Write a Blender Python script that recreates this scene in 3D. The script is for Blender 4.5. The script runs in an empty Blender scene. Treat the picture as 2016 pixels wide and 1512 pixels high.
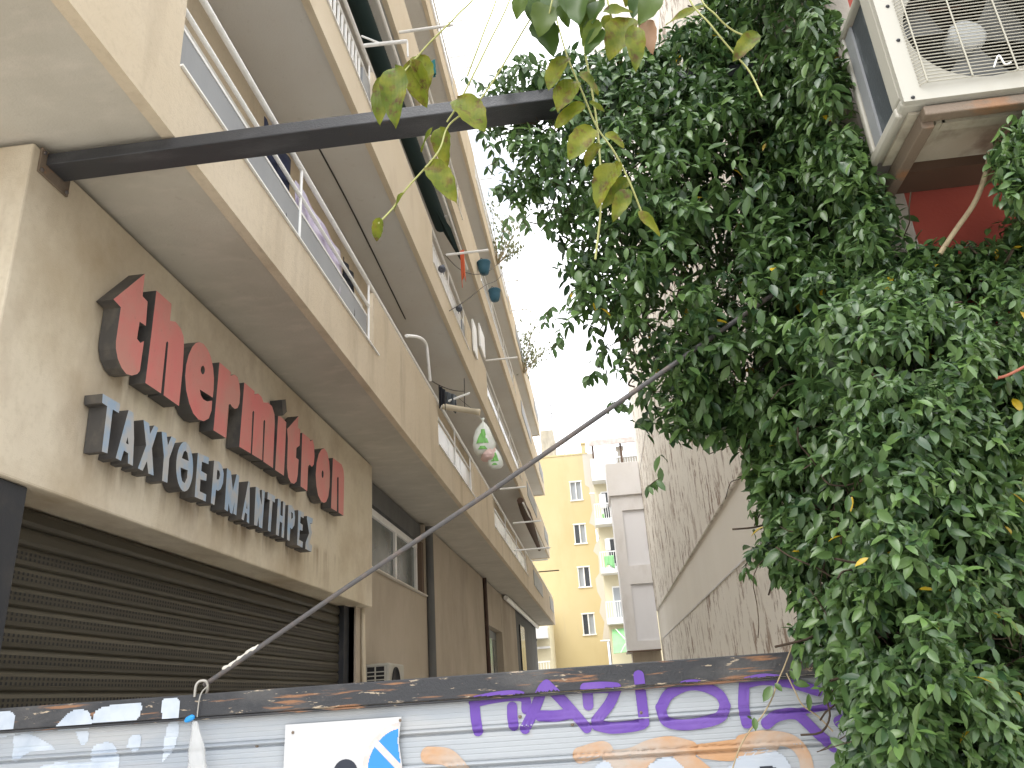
import bpy, math, random
import numpy as np
from mathutils import Vector, Matrix
from mathutils.geometry import tessellate_polygon
random.seed(7); rng = np.random.default_rng(11)
scene = bpy.context.scene
COL = scene.collection
R_ = math.radians

# ------------------------------------------------------------------ camera
F_PX = 1564.82                        # focal length in pixels of a 2016 wide frame
def _n(v):
    v = np.array(v, float); return v / np.linalg.norm(v)
_D = _n((1196-1008, 1362-756, F_PX)); _U = _n((735-1008, -3200-756, F_PX)); _X = _n(np.cross(_D, _U))
if _X[0] < 0: _X = -_X
ROT = np.array([_X, _D, _U])          # rows: world X (across), Y (down the alley), Z (up); origin at the eye
def at(px, py, X=None, Y=None, Z=None):
    """measured point of the photograph on a known world plane"""
    r = ROT @ np.array([px-1008., py-756., F_PX])
    t = X/r[0] if X is not None else Y/r[1] if Y is not None else Z/r[2]
    return Vector(r*t)
cam = bpy.data.cameras.new("camera"); cam_o = bpy.data.objects.new("camera", cam); COL.objects.link(cam_o)
cam.sensor_width = 36; cam.lens = F_PX/2016*36; cam.clip_start = 0.05; cam.clip_end = 800
right = ROT @ np.array([1, 0, 0]); up = ROT @ np.array([0, -1, 0]); back = ROT @ np.array([0, 0, -1])
cam_o.matrix_world = Matrix(((right[0], up[0], back[0], 0), (right[1], up[1], back[1], 0), (right[2], up[2], back[2], 0), (0, 0, 0, 1)))
scene.camera = cam_o
scene.render.resolution_x = 1024; scene.render.resolution_y = 768

# ------------------------------------------------------------------ world, sun, exposure
SUN_EL, SUN_AZ = 58, 211              # sun behind cloud, behind the camera and to its left
w = bpy.data.worlds.new("World"); scene.world = w; w.use_nodes = True
nt = w.node_tree; nt.nodes.clear()
o_ = nt.nodes.new('ShaderNodeOutputWorld'); bg = nt.nodes.new('ShaderNodeBackground')
sky = nt.nodes.new('ShaderNodeTexSky'); sky.sky_type = 'NISHITA'; sky.sun_disc = False
sky.sun_elevation = R_(SUN_EL); sky.sun_rotation = R_(SUN_AZ)
tc = nt.nodes.new('ShaderNodeTexCoord'); nz = nt.nodes.new('ShaderNodeTexNoise')
mp = nt.nodes.new('ShaderNodeMapping'); mp.inputs['Scale'].default_value = (2.2, 2.2, 5)
nz.inputs['Scale'].default_value = 1.6; nz.inputs['Detail'].default_value = 6
cr = nt.nodes.new('ShaderNodeValToRGB')
cr.color_ramp.elements[0].position = .33; cr.color_ramp.elements[0].color = (.36, .385, .42, 1)
cr.color_ramp.elements[1].position = .52; cr.color_ramp.elements[1].color = (1, 1, 1, 1)
ml = nt.nodes.new('ShaderNodeMix'); ml.data_type = 'RGBA'; ml.blend_type = 'MULTIPLY'; ml.inputs[0].default_value = 1
ml.inputs[7].default_value = (10.2, 10.3, 10.5, 1)
mx = nt.nodes.new('ShaderNodeMix'); mx.data_type = 'RGBA'; mx.inputs[0].default_value = .94
L = nt.links.new
L(tc.outputs['Generated'], mp.inputs['Vector']); L(mp.outputs['Vector'], nz.inputs['Vector']); L(nz.outputs['Fac'], cr.inputs['Fac'])
L(cr.outputs['Color'], ml.inputs[6]); L(sky.outputs['Color'], mx.inputs[6]); L(ml.outputs[2], mx.inputs[7])
# overcast sky: three times brighter overhead than at the horizon
sx = nt.nodes.new('ShaderNodeSeparateXYZ'); L(tc.outputs['Generated'], sx.inputs[0])
lum = nt.nodes.new('ShaderNodeMapRange'); lum.inputs[1].default_value = 0; lum.inputs[2].default_value = 1; lum.inputs[3].default_value = .48; lum.inputs[4].default_value = 1.5
L(sx.outputs[2], lum.inputs[0])
m2 = nt.nodes.new('ShaderNodeMix'); m2.data_type = 'RGBA'; m2.blend_type = 'MULTIPLY'; m2.inputs[0].default_value = 1
L(mx.outputs[2], m2.inputs[6]); L(lum.outputs[0], m2.inputs[7])
L(m2.outputs[2], bg.inputs['Color']); bg.inputs['Strength'].default_value = .15; L(bg.outputs[0], o_.inputs[0])
sun = bpy.data.lights.new("sun", 'SUN'); sun.energy = .95; sun.angle = R_(30); sun.color = (1, .96, .9)
sun_o = bpy.data.objects.new("sun", sun); COL.objects.link(sun_o)
sd = Vector((math.sin(R_(SUN_AZ))*math.cos(R_(SUN_EL)), math.cos(R_(SUN_AZ))*math.cos(R_(SUN_EL)), math.sin(R_(SUN_EL))))
sun_o.rotation_euler = sd.to_track_quat('Z', 'Y').to_euler(); sun_o.location = (0, -4, 12)
vs = scene.view_settings; vs.view_transform = 'Standard'; vs.look = 'None'; vs.gamma = 1; vs.use_curve_mapping = False
vs.exposure = 1.22

# ------------------------------------------------------------------ materials
def ramp(nt, a, b, ca=(0, 0, 0, 1), cb=(1, 1, 1, 1)):
    r = nt.nodes.new('ShaderNodeValToRGB'); e = r.color_ramp.elements
    e[0].position = a; e[1].position = b; e[0].color = ca; e[1].color = cb; return r
def noise(nt, vec, scale, stretch=(1, 1, 1), detail=4, rough=.55, off=0):
    m = nt.nodes.new('ShaderNodeMapping'); m.inputs['Scale'].default_value = stretch; m.inputs['Location'].default_value = (off, off*.7, off*.3)
    n = nt.nodes.new('ShaderNodeTexNoise'); n.inputs['Scale'].default_value = scale
    n.inputs['Detail'].default_value = detail; n.inputs['Roughness'].default_value = rough
    nt.links.new(vec, m.inputs['Vector']); nt.links.new(m.outputs[0], n.inputs['Vector']); return n.outputs['Fac']
def mixc(nt, fac, a, b, mode='MIX'):
    m = nt.nodes.new('ShaderNodeMix'); m.data_type = 'RGBA'; m.blend_type = mode
    for s, v in ((0, fac), (6, a), (7, b)):
        if hasattr(v, 'is_output'): nt.links.new(v, m.inputs[s])
        elif s == 0: m.inputs[0].default_value = v
        else: m.inputs[s].default_value = (*v[:3], 1)
    return m.outputs[2]
def mul(nt, a, v):
    m = nt.nodes.new('ShaderNodeMath'); m.operation = 'MULTIPLY'; nt.links.new(a, m.inputs[0])
    if hasattr(v, 'is_output'): nt.links.new(v, m.inputs[1])
    else: m.inputs[1].default_value = v
    return m.outputs[0]
MATS = {}
def material(name, base, rough=.8, layers=(), bump=0, bump_scale=60, metal=0, spec=.3, alpha=1, trans=0, bstretch=(1, 1, 1)):
    """layers: (colour, noise scale, stretch, low, high, amount): blotches, streaks and flecks of a second colour"""
    m = bpy.data.materials.new(name); m.use_nodes = True; nt = m.node_tree; p = nt.nodes['Principled BSDF']
    tc = nt.nodes.new('ShaderNodeTexCoord'); v = tc.outputs['Object']; c = None
    for i, (col, sc, st, lo, hi, amt) in enumerate(layers):
        r = ramp(nt, lo, hi); nt.links.new(noise(nt, v, sc, st, 5, .6, 3.1*i+len(name)), r.inputs['Fac'])
        c = mixc(nt, mul(nt, r.outputs['Color'], amt), c if c is not None else base, col)
    if c is not None: nt.links.new(c, p.inputs['Base Color'])
    else: p.inputs['Base Color'].default_value = (*base, 1)
    p.inputs['Roughness'].default_value = rough; p.inputs['Metallic'].default_value = metal
    p.inputs['Specular IOR Level'].default_value = spec; p.inputs['Alpha'].default_value = alpha
    if trans: p.inputs['Transmission Weight'].default_value = trans
    if bump:
        b = nt.nodes.new('ShaderNodeBump'); b.inputs['Strength'].default_value = bump; b.inputs['Distance'].default_value = .01
        nt.links.new(noise(nt, v, bump_scale, bstretch, 4, .6, 9), b.inputs['Height']); nt.links.new(b.outputs[0], p.inputs['Normal'])
    MATS[name] = m; return m
V = (1, .3, .12)      # stretch of vertical streaks
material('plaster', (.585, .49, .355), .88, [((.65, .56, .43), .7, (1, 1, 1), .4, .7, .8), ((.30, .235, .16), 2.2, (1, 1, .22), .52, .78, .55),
         ((.22, .18, .13), 9, V, .6, .8, .35), ((.38, .31, .22), 26, (1, 1, 1), .5, .8, .3)], .35, 90)
material('fascia_plaster', (.66, .58, .43), .88, [((.72, .64, .51), .6, (1, 1, 1), .4, .65, .8), ((.42, .32, .20), 1.5, (1, .6, .6), .48, .74, .8),
         ((.33, .245, .16), 4.5, (1, .5, .25), .52, .78, .5), ((.44, .37, .26), 30, (1, 1, 1), .5, .8, .3)], .3, 120)
material('soffit', (.50, .465, .395), .9, [((.40, .365, .30), 1.1, (1, 1, 1), .4, .7, .7), ((.62, .56, .48), 3, (1, 2, 1), .5, .75, .5), ((.32, .27, .21), 14, (1, 1, 1), .62, .8, .4)], .25, 60)
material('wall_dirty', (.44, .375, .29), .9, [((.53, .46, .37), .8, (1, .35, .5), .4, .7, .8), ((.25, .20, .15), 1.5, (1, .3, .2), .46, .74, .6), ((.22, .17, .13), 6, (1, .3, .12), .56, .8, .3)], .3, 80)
material('tan_band', (.67, .575, .43), .85, [((.73, .64, .50), .8, (1, 1, 1), .4, .7, .8), ((.46, .36, .25), 6, V, .55, .8, .5)], .25, 90)
material('soffit_grey', (.70, .69, .66), .9, [((.65, .62, .58), .8, (1, 1, 1), .4, .7, .8), ((.42, .39, .35), 9, (1, 1, 1), .62, .8, .4)], .2, 60)
material('grey_panel', (.27, .28, .29), .45, [((.22, .23, .24), 1.2, (1, 1, .3), .45, .7, .6), ((.33, .34, .34), 6, V, .58, .75, .5)], .1, 40)
material('white_metal', (.86, .85, .82), .4, [((.55, .52, .47), 9, (1, 1, 1), .55, .8, .5)])
material('frosted_glass', (.74, .76, .77), .25, [((.46, .48, .50), 1.7, (1, 1, .5), .5, .75, .7), ((.9, .9, .9), 4, V, .5, .7, .6)], spec=.6)
material('sign_red', (.64, .215, .19), .5, [((.54, .27, .22), 2.2, (1, 1, 1), .4, .62, .8), ((.68, .17, .17), 4, (1, 1, .6), .5, .7, .6), ((.33, .17, .13), 30, (1, 1, 1), .6, .8, .4)], .08, 200)
material('sign_blue', (.33, .43, .55), .5, [((.48, .47, .45), 7, (1, 1, .8), .42, .56, .9), ((.24, .42, .62), 4, (1, 1, 1), .52, .68, .6)], .08, 200)
material('sign_side', (.085, .08, .075), .55, [((.20, .175, .14), 4, (1, 1, .6), .5, .7, .7), ((.04, .04, .045), 3, (1, 1, 1), .5, .7, .6)], .1, 60)
material('shutter_metal', (.095, .085, .062), .45, [((.055, .048, .036), 1.2, (1, .4, 1), .42, .7, .8), ((.15, .12, .075), 5, (1, .12, 3), .6, .8, .5)], .1, 80, metal=.35)
material('dark_metal', (.035, .037, .042), .5, [((.07, .065, .06), 6, (1, 1, 1), .5, .75, .6)], .15, 80)
material('beam_paint', (.035, .036, .040), .42, [((.10, .10, .105), 6, (.35, 1, 1), .5, .72, .6), ((.12, .06, .035), 11, (.5, 1, 1), .63, .75, .6)], .3, 120, spec=.5)
material('gate_rail', (.045, .046, .05), .5, [((.13, .125, .12), 5, (.5, 1, 1), .5, .7, .7), ((.30, .15, .075), 9, (.30, 1, 4), .57, .63, .85), ((.52, .42, .30), 26, (.45, 1, 2.0), .62, .67, .85)], .35, 90)
material('gate_slat', (.38, .405, .43), .5, [((.30, .335, .38), 1.6, (.5, 1, 1), .42, .66, .9), ((.46, .455, .44), 3, (.4, 1, 2), .52, .7, .6), ((.36, .33, .31), 14, (1, 1, 1), .68, .76, .5)], .08, 40, spec=.4)
material('spray_purple', (.135, .065, .335), .5, [((.20, .115, .40), 6, (1, 1, 1), .45, .7, .6)])
material('spray_orange', (.50, .29, .155), .55, [((.45, .40, .355), 5, (.6, 1, 1), .40, .62, .9)])
material('spray_grey', (.45, .50, .57), .55, [((.55, .58, .62), 5, (1, 1, 1), .45, .7, .6)])
material('spray_black', (.03, .035, .05), .5)
material('spray_white', (.52, .57, .63), .45, [((.38, .44, .52), 6, (1, 1, 1), .45, .66, .8)])
material('plate_white', (.56, .565, .57), .4, [((.54, .54, .53), 5, (1, 1, 1), .55, .75, .5)])
material('plate_blue', (.045, .25, .56), .4); material('plate_pink', (.66, .50, .47), .5, [((.74, .66, .63), 20, (1, 1, 1), .45, .6, .8)])
material('rod_steel', (.10, .095, .095), .5, [((.19, .14, .11), 14, (1, 1, 1), .5, .7, .7)], .2, 150)
material('wire_steel', (.42, .40, .36), .4, metal=.5)
material('rope_white', (.66, .63, .56), .8)
material('clear_plastic', (.75, .75, .73), .25, alpha=.34, spec=.6)
material('cap_blue', (.03, .30, .72), .35)
material('ac_white', (.42, .405, .35), .45, [((.34, .31, .24), 2.5, (1, 1, .4), .46, .72, .7), ((.33, .24, .15), 8, V, .60, .78, .6)], spec=.4)
material('ac_hub', (.42, .43, .42), .4)
material('ac_grille', (.40, .38, .31), .4); material('ac_fan', (.11, .112, .11), .4); material('ac_dark', (.018, .018, .02), .7)
material('ac_coil', (.06, .07, .078), .6, [((.05, .055, .06), 3, (1, 1, 1), .45, .7, .8), ((.30, .33, .35), 30, V, .5, .7, .5)], .3, 120)
material('bracket_rust', (.20, .155, .115), .65, [((.36, .17, .075), 7, (.5, 1, 1), .54, .64, .7), ((.10, .075, .055), 4, (1, 1, 1), .5, .7, .6), ((.55, .50, .42), 3, (1, 1, 1), .6, .7, .7)], .3, 90)
material('ac_under', (.46, .42, .33), .8, [((.16, .12, .085), 5, (1, 1, 1), .46, .66, .8), ((.50, .46, .38), 9, (1, 1, 1), .5, .7, .6)], .2, 60)
material('red_wall', (.30, .055, .036), .8, [((.37, .08, .048), 2, (1, 1, 1), .4, .7, .7), ((.24, .05, .035), 5, (1, 1, .3), .55, .8, .6)], .25, 80)
material('post_grey', (.38, .34, .29), .85, [((.22, .19, .16), 6, (1, 1, .3), .48, .7, .7)], .3, 80)
material('yellow_plaster', (.575, .475, .265), .9, [((.63, .535, .33), .12, (1, 1, 1), .4, .65, .8), ((.50, .385, .20), .5, (1, 1, .3), .5, .75, .6), ((.50, .42, .28), 2.5, V, .62, .8, .4)], .15, 10)
material('pale_plaster', (.60, .565, .50), .9, [((.55, .50, .42), .6, (1, 1, .4), .48, .7, .7)], .15, 10)
material('cream_wall', (.70, .635, .45), .9, [((.60, .53, .38), .5, (1, 1, .4), .5, .7, .6)])
material('grey_block', (.66, .635, .61), .9, [((.72, .70, .69), .5, (1, 1, 1), .42, .62, .8), ((.50, .46, .42), 1.6, (1, 1, .4), .52, .75, .6)], .2, 12)
material('grey_inset', (.70, .69, .70), .9, [((.62, .605, .60), 1.0, (1, 1, .3), .45, .7, .7)], .1, 12)
material('white_paint', (.78, .78, .77), .6, [((.62, .61, .58), 1.2, (1, 1, .4), .5, .75, .5)])
material('roof_tile', (.52, .44, .40), .8, [((.60, .56, .52), 3, (1, 1, 1), .4, .6, .9)])
material('brick', (.36, .17, .11), .9, [((.24, .12, .08), 6, (1, 1, 3), .45, .6, .8)])
material('dark_wood', (.10, .06, .04), .7); material('concrete_old', (.48, .44, .36), .95, [((.24, .21, .17), 1.4, (1, 1, .3), .46, .66, .8), ((.52, .46, .33), 1, (1, 1, 1), .55, .7, .7)])
material('window_dark', (.035, .04, .045), .12, spec=.6); material('window_grey', (.10, .115, .11), .2, [((.16, .18, .17), 2, (1, 1, 1), .4, .7, .8)], spec=.6)
material('curtain', (.34, .36, .38), .7); material('brown_frame', (.14, .095, .065), .55)
material('pipe_brown', (.07, .04, .032), .6, [((.12, .08, .06), 8, (1, 1, .3), .5, .7, .6)])
material('dark_render', (.12, .12, .115), .9, [((.17, .165, .155), 3, (1, 1, .4), .45, .7, .7)], .2, 60)
material('door_grey', (.20, .215, .215), .5)
material('awning_green', (.014, .032, .032), .8); material('awning_mint', (.25, .55, .24), .8, [((.32, .62, .30), 1.5, (1, 1, 1), .4, .6, .6)])
material('cloth_navy', (.018, .022, .045), .9); material('cloth_lilac', (.52, .46, .60), .9, [((.66, .62, .70), 6, (1, 1, .3), .45, .6, .7)])
material('cloth_black', (.02, .021, .026), .9); material('cloth_orange', (.70, .16, .07), .85); material('cloth_teal', (.02, .17, .19), .8)
material('bag_plastic', (.70, .74, .66), .35, [((.80, .82, .78), 9, (1, 1, 1), .4, .6, .8)], spec=.5)
material('bag_green', (.20, .50, .13), .4); material('bag_pink', (.72, .52, .48), .4)
material('tube_beige', (.62, .54, .40), .6); material('pot_blue', (.045, .13, .19), .5)
material('rope_dark', (.06, .055, .05), .8); material('stem_dark', (.055, .038, .026), .85, [((.12, .09, .06), 20, (1, 1, 1), .45, .7, .7)])
material('stem_green', (.34, .35, .13), .6); material('stem_pale', (.40, .32, .20), .8, [((.22, .16, .10), 30, (1, 1, 1), .5, .7, .7)])
material('asphalt', (.055, .055, .055), .9, [((.085, .08, .075), .5, (1, 1, 1), .4, .7, .7), ((.03, .03, .03), 18, (1, 1, 1), .5, .7, .5)], .3, 80)
material('paving', (.58, .555, .51), .9, [((.48, .46, .42), .8, (1, 1, 1), .4, .7, .8)], .2, 40)
material('shoot_red', (.30, .10, .06), .6)
material('pigeon_grey', (.12, .13, .16), .7, [((.05, .055, .07), 30, (1, 1, 1), .45, .6, .8)])

def drips():
    """rusty wash-down marks below the lettering of the fascia"""
    m = MATS['fascia_plaster']; nt = m.node_tree; p = nt.nodes['Principled BSDF']; src = p.inputs['Base Color'].links[0].from_socket
    tc = nt.nodes.new('ShaderNodeTexCoord'); se = nt.nodes.new('ShaderNodeSeparateXYZ'); nt.links.new(tc.outputs['Object'], se.inputs[0])
    r = ramp(nt, .47, .62); nt.links.new(noise(nt, tc.outputs['Object'], 7, (1, 1, .07), 4, .6, 2), r.inputs['Fac'])
    k = None
    for z0, z1 in ((2.80, 3.12), (3.36, 3.72)):                 # local heights of the two letter bases
        a = nt.nodes.new('ShaderNodeMapRange'); a.inputs[1].default_value = z0; a.inputs[2].default_value = z1; nt.links.new(se.outputs[2], a.inputs[0])
        b = nt.nodes.new('ShaderNodeMapRange'); b.inputs[1].default_value = z1+.06; b.inputs[2].default_value = z1; nt.links.new(se.outputs[2], b.inputs[0])
        q = mul(nt, a.outputs[0], b.outputs[0])
        if k is None: k = q
        else:
            ad = nt.nodes.new('ShaderNodeMath'); ad.operation = 'MAXIMUM'; nt.links.new(k, ad.inputs[0]); nt.links.new(q, ad.inputs[1]); k = ad.outputs[0]
    y0 = nt.nodes.new('ShaderNodeMapRange'); y0.inputs[1].default_value = -6.1; y0.inputs[2].default_value = -5.7; nt.links.new(se.outputs[1], y0.inputs[0])
    y1 = nt.nodes.new('ShaderNodeMapRange'); y1.inputs[1].default_value = -1.1; y1.inputs[2].default_value = -1.5; nt.links.new(se.outputs[1], y1.inputs[0])
    c = mixc(nt, mul(nt, mul(nt, mul(nt, k, r.outputs[0]), mul(nt, y0.outputs[0], y1.outputs[0])), .75), src, (.27, .19, .115)); nt.links.new(c, p.inputs['Base Color'])
drips()
def streak_wall():
    """old party wall: grey render, brown flecks running down it, one band of later smooth render without them"""
    m = bpy.data.materials.new('streaked_wall'); m.use_nodes = True; nt = m.node_tree; p = nt.nodes['Principled BSDF']
    tc = nt.nodes.new('ShaderNodeTexCoord'); v = tc.outputs['Object']
    c = mixc(nt, noise(nt, v, .5, (1, 1, .5), 4), (.73, .685, .60), (.82, .785, .71))
    r1 = ramp(nt, .525, .57); nt.links.new(noise(nt, v, 2.6, (1, 1, .5), 9, .78), r1.inputs['Fac'])
    r2 = ramp(nt, .28, .48); nt.links.new(noise(nt, v, .42, (1, 1, .8), 4, .6, 5), r2.inputs['Fac'])
    se = nt.nodes.new('ShaderNodeSeparateXYZ'); nt.links.new(v, se.inputs[0])
    mr = nt.nodes.new('ShaderNodeMapRange'); mr.inputs[1].default_value = 4.68; mr.inputs[2].default_value = 4.78; nt.links.new(se.outputs[2], mr.inputs[0])
    mr2 = nt.nodes.new('ShaderNodeMapRange'); mr2.inputs[1].default_value = 3.56; mr2.inputs[2].default_value = 3.46; nt.links.new(se.outputs[2], mr2.inputs[0])
    ad = nt.nodes.new('ShaderNodeMath'); ad.operation = 'MAXIMUM'; nt.links.new(mr.outputs[0], ad.inputs[0]); nt.links.new(mr2.outputs[0], ad.inputs[1])
    k = mul(nt, mul(nt, mul(nt, r1.outputs[0], r2.outputs[0]), ad.outputs[0]), .85)
    c = mixc(nt, k, c, (.25, .165, .115))
    nt.links.new(c, p.inputs['Base Color']); p.inputs['Roughness'].default_value = .95; p.inputs['Specular IOR Level'].default_value = .2
    b = nt.nodes.new('ShaderNodeBump'); b.inputs['Strength'].default_value = .4; b.inputs['Distance'].default_value = .02
    nt.links.new(noise(nt, v, 9, (1, 1, .25), 6, .7), b.inputs['Height']); nt.links.new(b.outputs[0], p.inputs['Normal'])
    MATS['streaked_wall'] = m
streak_wall()

def leaf_material(name, c0, c1, c2, rough, transl, spots=None):
    m = bpy.data.materials.new(name); m.use_nodes = True; nt = m.node_tree; p = nt.nodes['Principled BSDF']; out = nt.nodes['Material Output']
    a = nt.nodes.new('ShaderNodeAttribute'); a.attribute_name = 'tone'
    r = ramp(nt, 0, .9, (*c0, 1), (*c1, 1)); e = r.color_ramp.elements.new(.96); e.color = (*c2, 1)
    nt.links.new(a.outputs['Fac'], r.inputs['Fac']); c = r.outputs['Color']
    if spots:
        tc = nt.nodes.new('ShaderNodeTexCoord')
        q = ramp(nt, .52, .64); nt.links.new(noise(nt, tc.outputs['Object'], 45, (1, 1, 1), 4, .6), q.inputs['Fac'])
        c = mixc(nt, mul(nt, q.outputs[0], .85), c, spots)
        q2 = ramp(nt, .4, .7); nt.links.new(noise(nt, tc.outputs['Object'], 22, (1, 1, 1), 3, .6, 4), q2.inputs['Fac'])
        c = mixc(nt, mul(nt, q2.outputs[0], .5), c, (.32, .30, .03))
        wv = nt.nodes.new('ShaderNodeTexWave'); wv.inputs['Scale'].default_value = 40; wv.inputs['Distortion'].default_value = 2
        nt.links.new(tc.outputs['Object'], wv.inputs['Vector'])
        b = nt.nodes.new('ShaderNodeBump'); b.inputs['Strength'].default_value = .14; b.inputs['Distance'].default_value = .003
        nt.links.new(wv.outputs['Fac'], b.inputs['Height']); nt.links.new(b.outputs[0], p.inputs['Normal'])
    nt.links.new(c, p.inputs['Base Color']); p.inputs['Roughness'].default_value = rough; p.inputs['Specular IOR Level'].default_value = .2 if spots or 'fresh' in name else .5
    t = nt.nodes.new('ShaderNodeBsdfTranslucent'); nt.links.new(c, t.inputs['Color'])
    s = nt.nodes.new('ShaderNodeMixShader'); s.inputs[0].default_value = transl
    nt.links.new(p.outputs[0], s.inputs[1]); nt.links.new(t.outputs[0], s.inputs[2]); nt.links.new(s.outputs[0], out.inputs[0])
    MATS[name] = m
leaf_material('leaf_dark', (.030, .070, .028), (.118, .205, .054), (.52, .36, .02), .36, .22)
leaf_material('leaf_autumn', (.070, .110, .010), (.135, .165, .012), (.22, .17, .02), .5, .34, (.085, .04, .016))
leaf_material('leaf_fresh', (.045, .090, .018), (.085, .13, .018), (.12, .16, .02), .4, .34)
leaf_material('leaf_dry', (.22, .12, .07), (.30, .17, .10), (.30, .2, .1), .7, .25)
leaf_material('leaf_olive', (.17, .20, .11), (.26, .28, .16), (.3, .3, .16), .5, .3)

# ------------------------------------------------------------------ mesh helpers
class MB:
    """collects shapes in world coordinates; build() links them as one mesh object"""
    def __init__(s): s.v = []; s.f = []; s.sm = []; s.mi = []
    def add(s, vs, fs, smooth=False, mi=0):
        k = len(s.v); s.v += [tuple(map(float, q)) for q in vs]; s.f += [tuple(k+i for i in f) for f in fs]
        s.sm += [smooth]*len(fs); s.mi += [mi]*len(fs); return s
    def box(s, x0, x1, y0, y1, z0, z1, mi=0):
        x0, x1 = sorted((x0, x1)); y0, y1 = sorted((y0, y1)); z0, z1 = sorted((z0, z1))
        v = [(x, y, z) for z in (z0, z1) for y in (y0, y1) for x in (x0, x1)]
        return s.add(v, [(0, 2, 3, 1), (4, 5, 7, 6), (0, 1, 5, 4), (2, 6, 7, 3), (0, 4, 6, 2), (1, 3, 7, 5)], mi=mi)
    def tube(s, pts, r, n=8, cap=True, mi=0):
        P = [Vector(p) for p in pts]; rs = r if hasattr(r, '__len__') else [r]*len(P); vs = []; fs = []; prev = None
        for i, p in enumerate(P):
            t = (P[min(i+1, len(P)-1)]-P[max(i-1, 0)]).normalized()
            if prev is None: a = t.orthogonal().normalized()
            else: a = (prev-t*prev.dot(t)); a = a.normalized() if a.length > 1e-6 else t.orthogonal().normalized()
            prev = a; b = t.cross(a)
            vs += [p+(a*math.cos(2*math.pi*j/n)+b*math.sin(2*math.pi*j/n))*rs[i] for j in range(n)]
        for i in range(len(P)-1):
            for j in range(n): fs.append((i*n+j, i*n+(j+1) % n, (i+1)*n+(j+1) % n, (i+1)*n+j))
        s.add(vs, fs, True, mi)
        if cap: s.add(vs[:n], [tuple(range(n-1, -1, -1))], mi=mi); s.add(vs[-n:], [tuple(range(n))], mi=mi)
        return s
    def lathe(s, base, prof, n=16, axis=Vector((0, 0, 1)), mi=0):
        b = Vector(base); ax = axis.normalized(); a = ax.orthogonal().normalized(); c = ax.cross(a); vs = []; fs = []
        for (r, h) in prof: vs += [b+ax*h+(a*math.cos(2*math.pi*j/n)+c*math.sin(2*math.pi*j/n))*r for j in range(n)]
        for i in range(len(prof)-1):
            for j in range(n): fs.append((i*n+j, i*n+(j+1) % n, (i+1)*n+(j+1) % n, (i+1)*n+j))
        return s.add(vs, fs, True, mi)
    def plate(s, loops, fn, depth, mi=0, side=0):
        """loops: outer outline and holes in 2D; fn(u, v, d) -> 3D, d = 0 front, 1 back"""
        flat = [p for l in loops for p in l]; tris = tessellate_polygon([[Vector((u, v, 0)) for u, v in l] for l in loops])
        s.add([fn(u, v, 0) for u, v in flat], [tuple(t) for t in tris], mi=mi)
        s.add([fn(u, v, depth) for u, v in flat], [tuple(t)[::-1] for t in tris], mi=side)
        for l in loops:
            n = len(l); s.add([fn(u, v, 0) for u, v in l]+[fn(u, v, depth) for u, v in l], [(i, (i+1) % n, n+(i+1) % n, n+i) for i in range(n)], mi=side)
        return s
    def grid(s, fn, nu, nv, smooth=True, mi=0):
        vs = [fn(i/nu, j/nv) for j in range(nv+1) for i in range(nu+1)]
        return s.add(vs, [(j*(nu+1)+i, j*(nu+1)+i+1, (j+1)*(nu+1)+i+1, (j+1)*(nu+1)+i) for j in range(nv) for i in range(nu)], smooth, mi)
    def build(s, name, mat, parent=None, bevel=0, loc=None):
        me = bpy.data.meshes.new(name); o = bpy.data.objects.new(name, me); COL.objects.link(o)
        off = Vector((0, 0, 0)); q = parent
        while q is not None: off += q.location; q = q.parent
        if parent is None:
            off = Vector(loc) if loc is not None else Vector((0, 0, 0)); o.location = off
        me.from_pydata([(x-off.x, y-off.y, z-off.z) for x, y, z in s.v], [], s.f)
        me.polygons.foreach_set('use_smooth', s.sm)
        for m in (mat if isinstance(mat, (list, tuple)) else [mat]): me.materials.append(MATS[m])
        me.polygons.foreach_set('material_index', s.mi); me.update()
        if parent is not None: o.parent = parent
        if bevel:
            b = o.modifiers.new('bevel', 'BEVEL'); b.width = bevel; b.segments = 2; b.limit_method = 'ANGLE'; b.angle_limit = R_(40)
        return o
def tag(o, label=None, cat=None, group=None, kind=None):
    if label: o['label'] = label
    if cat: o['category'] = cat
    if group: o['group'] = group
    if kind: o['kind'] = kind
    return o
def thing(name, label, cat, loc, group=None):
    o = bpy.data.objects.new(name, None); COL.objects.link(o); o.location = loc; o.empty_display_size = .1
    return tag(o, label, cat, group)
def dup(o, loc=None, label=None, parent=None):
    c = o.copy(); COL.objects.link(c)
    if loc is not None: c.location = loc
    if label: c['label'] = label
    if parent is not None: c.parent = parent
    for ch in list(o.children): dup(ch, parent=c)
    return c
def arc(p0, p1, sag, n=12):
    p0, p1 = Vector(p0), Vector(p1); return [p0.lerp(p1, i/n)-Vector((0, 0, sag*4*(i/n)*(1-i/n))) for i in range(n+1)]
def spline(pts, n=6):
    P = [Vector(p) for p in pts]; P = [P[0]*2-P[1]]+P+[P[-1]*2-P[-2]]; out = []
    for i in range(1, len(P)-2):
        a, b, c, d = P[i-1:i+3]
        for k in range(n):
            t = k/n; out.append(.5*((2*b)+(c-a)*t+(2*a-5*b+4*c-d)*t*t+(3*b-a-3*c+d)*t**3))
    out.append(P[-2]); return out

# ------------------------------------------------------------------ ground
G = -1.6
tag(MB().grid(lambda u, v: (-150+300*u, -60+360*v, G+.02*math.sin(u*60)*math.sin(v*70)), 60, 60).build('ground', 'asphalt'), kind='structure')
tag(MB().box(-2.9, 2.47, 3.5, 52, G+.015, G+.034).build('alley_paving', 'paving'), kind='structure')
tag(MB().box(-14, 9, -6, 3.2, G+.015, G+.034).build('pavement', 'paving'), kind='structure')

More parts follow.
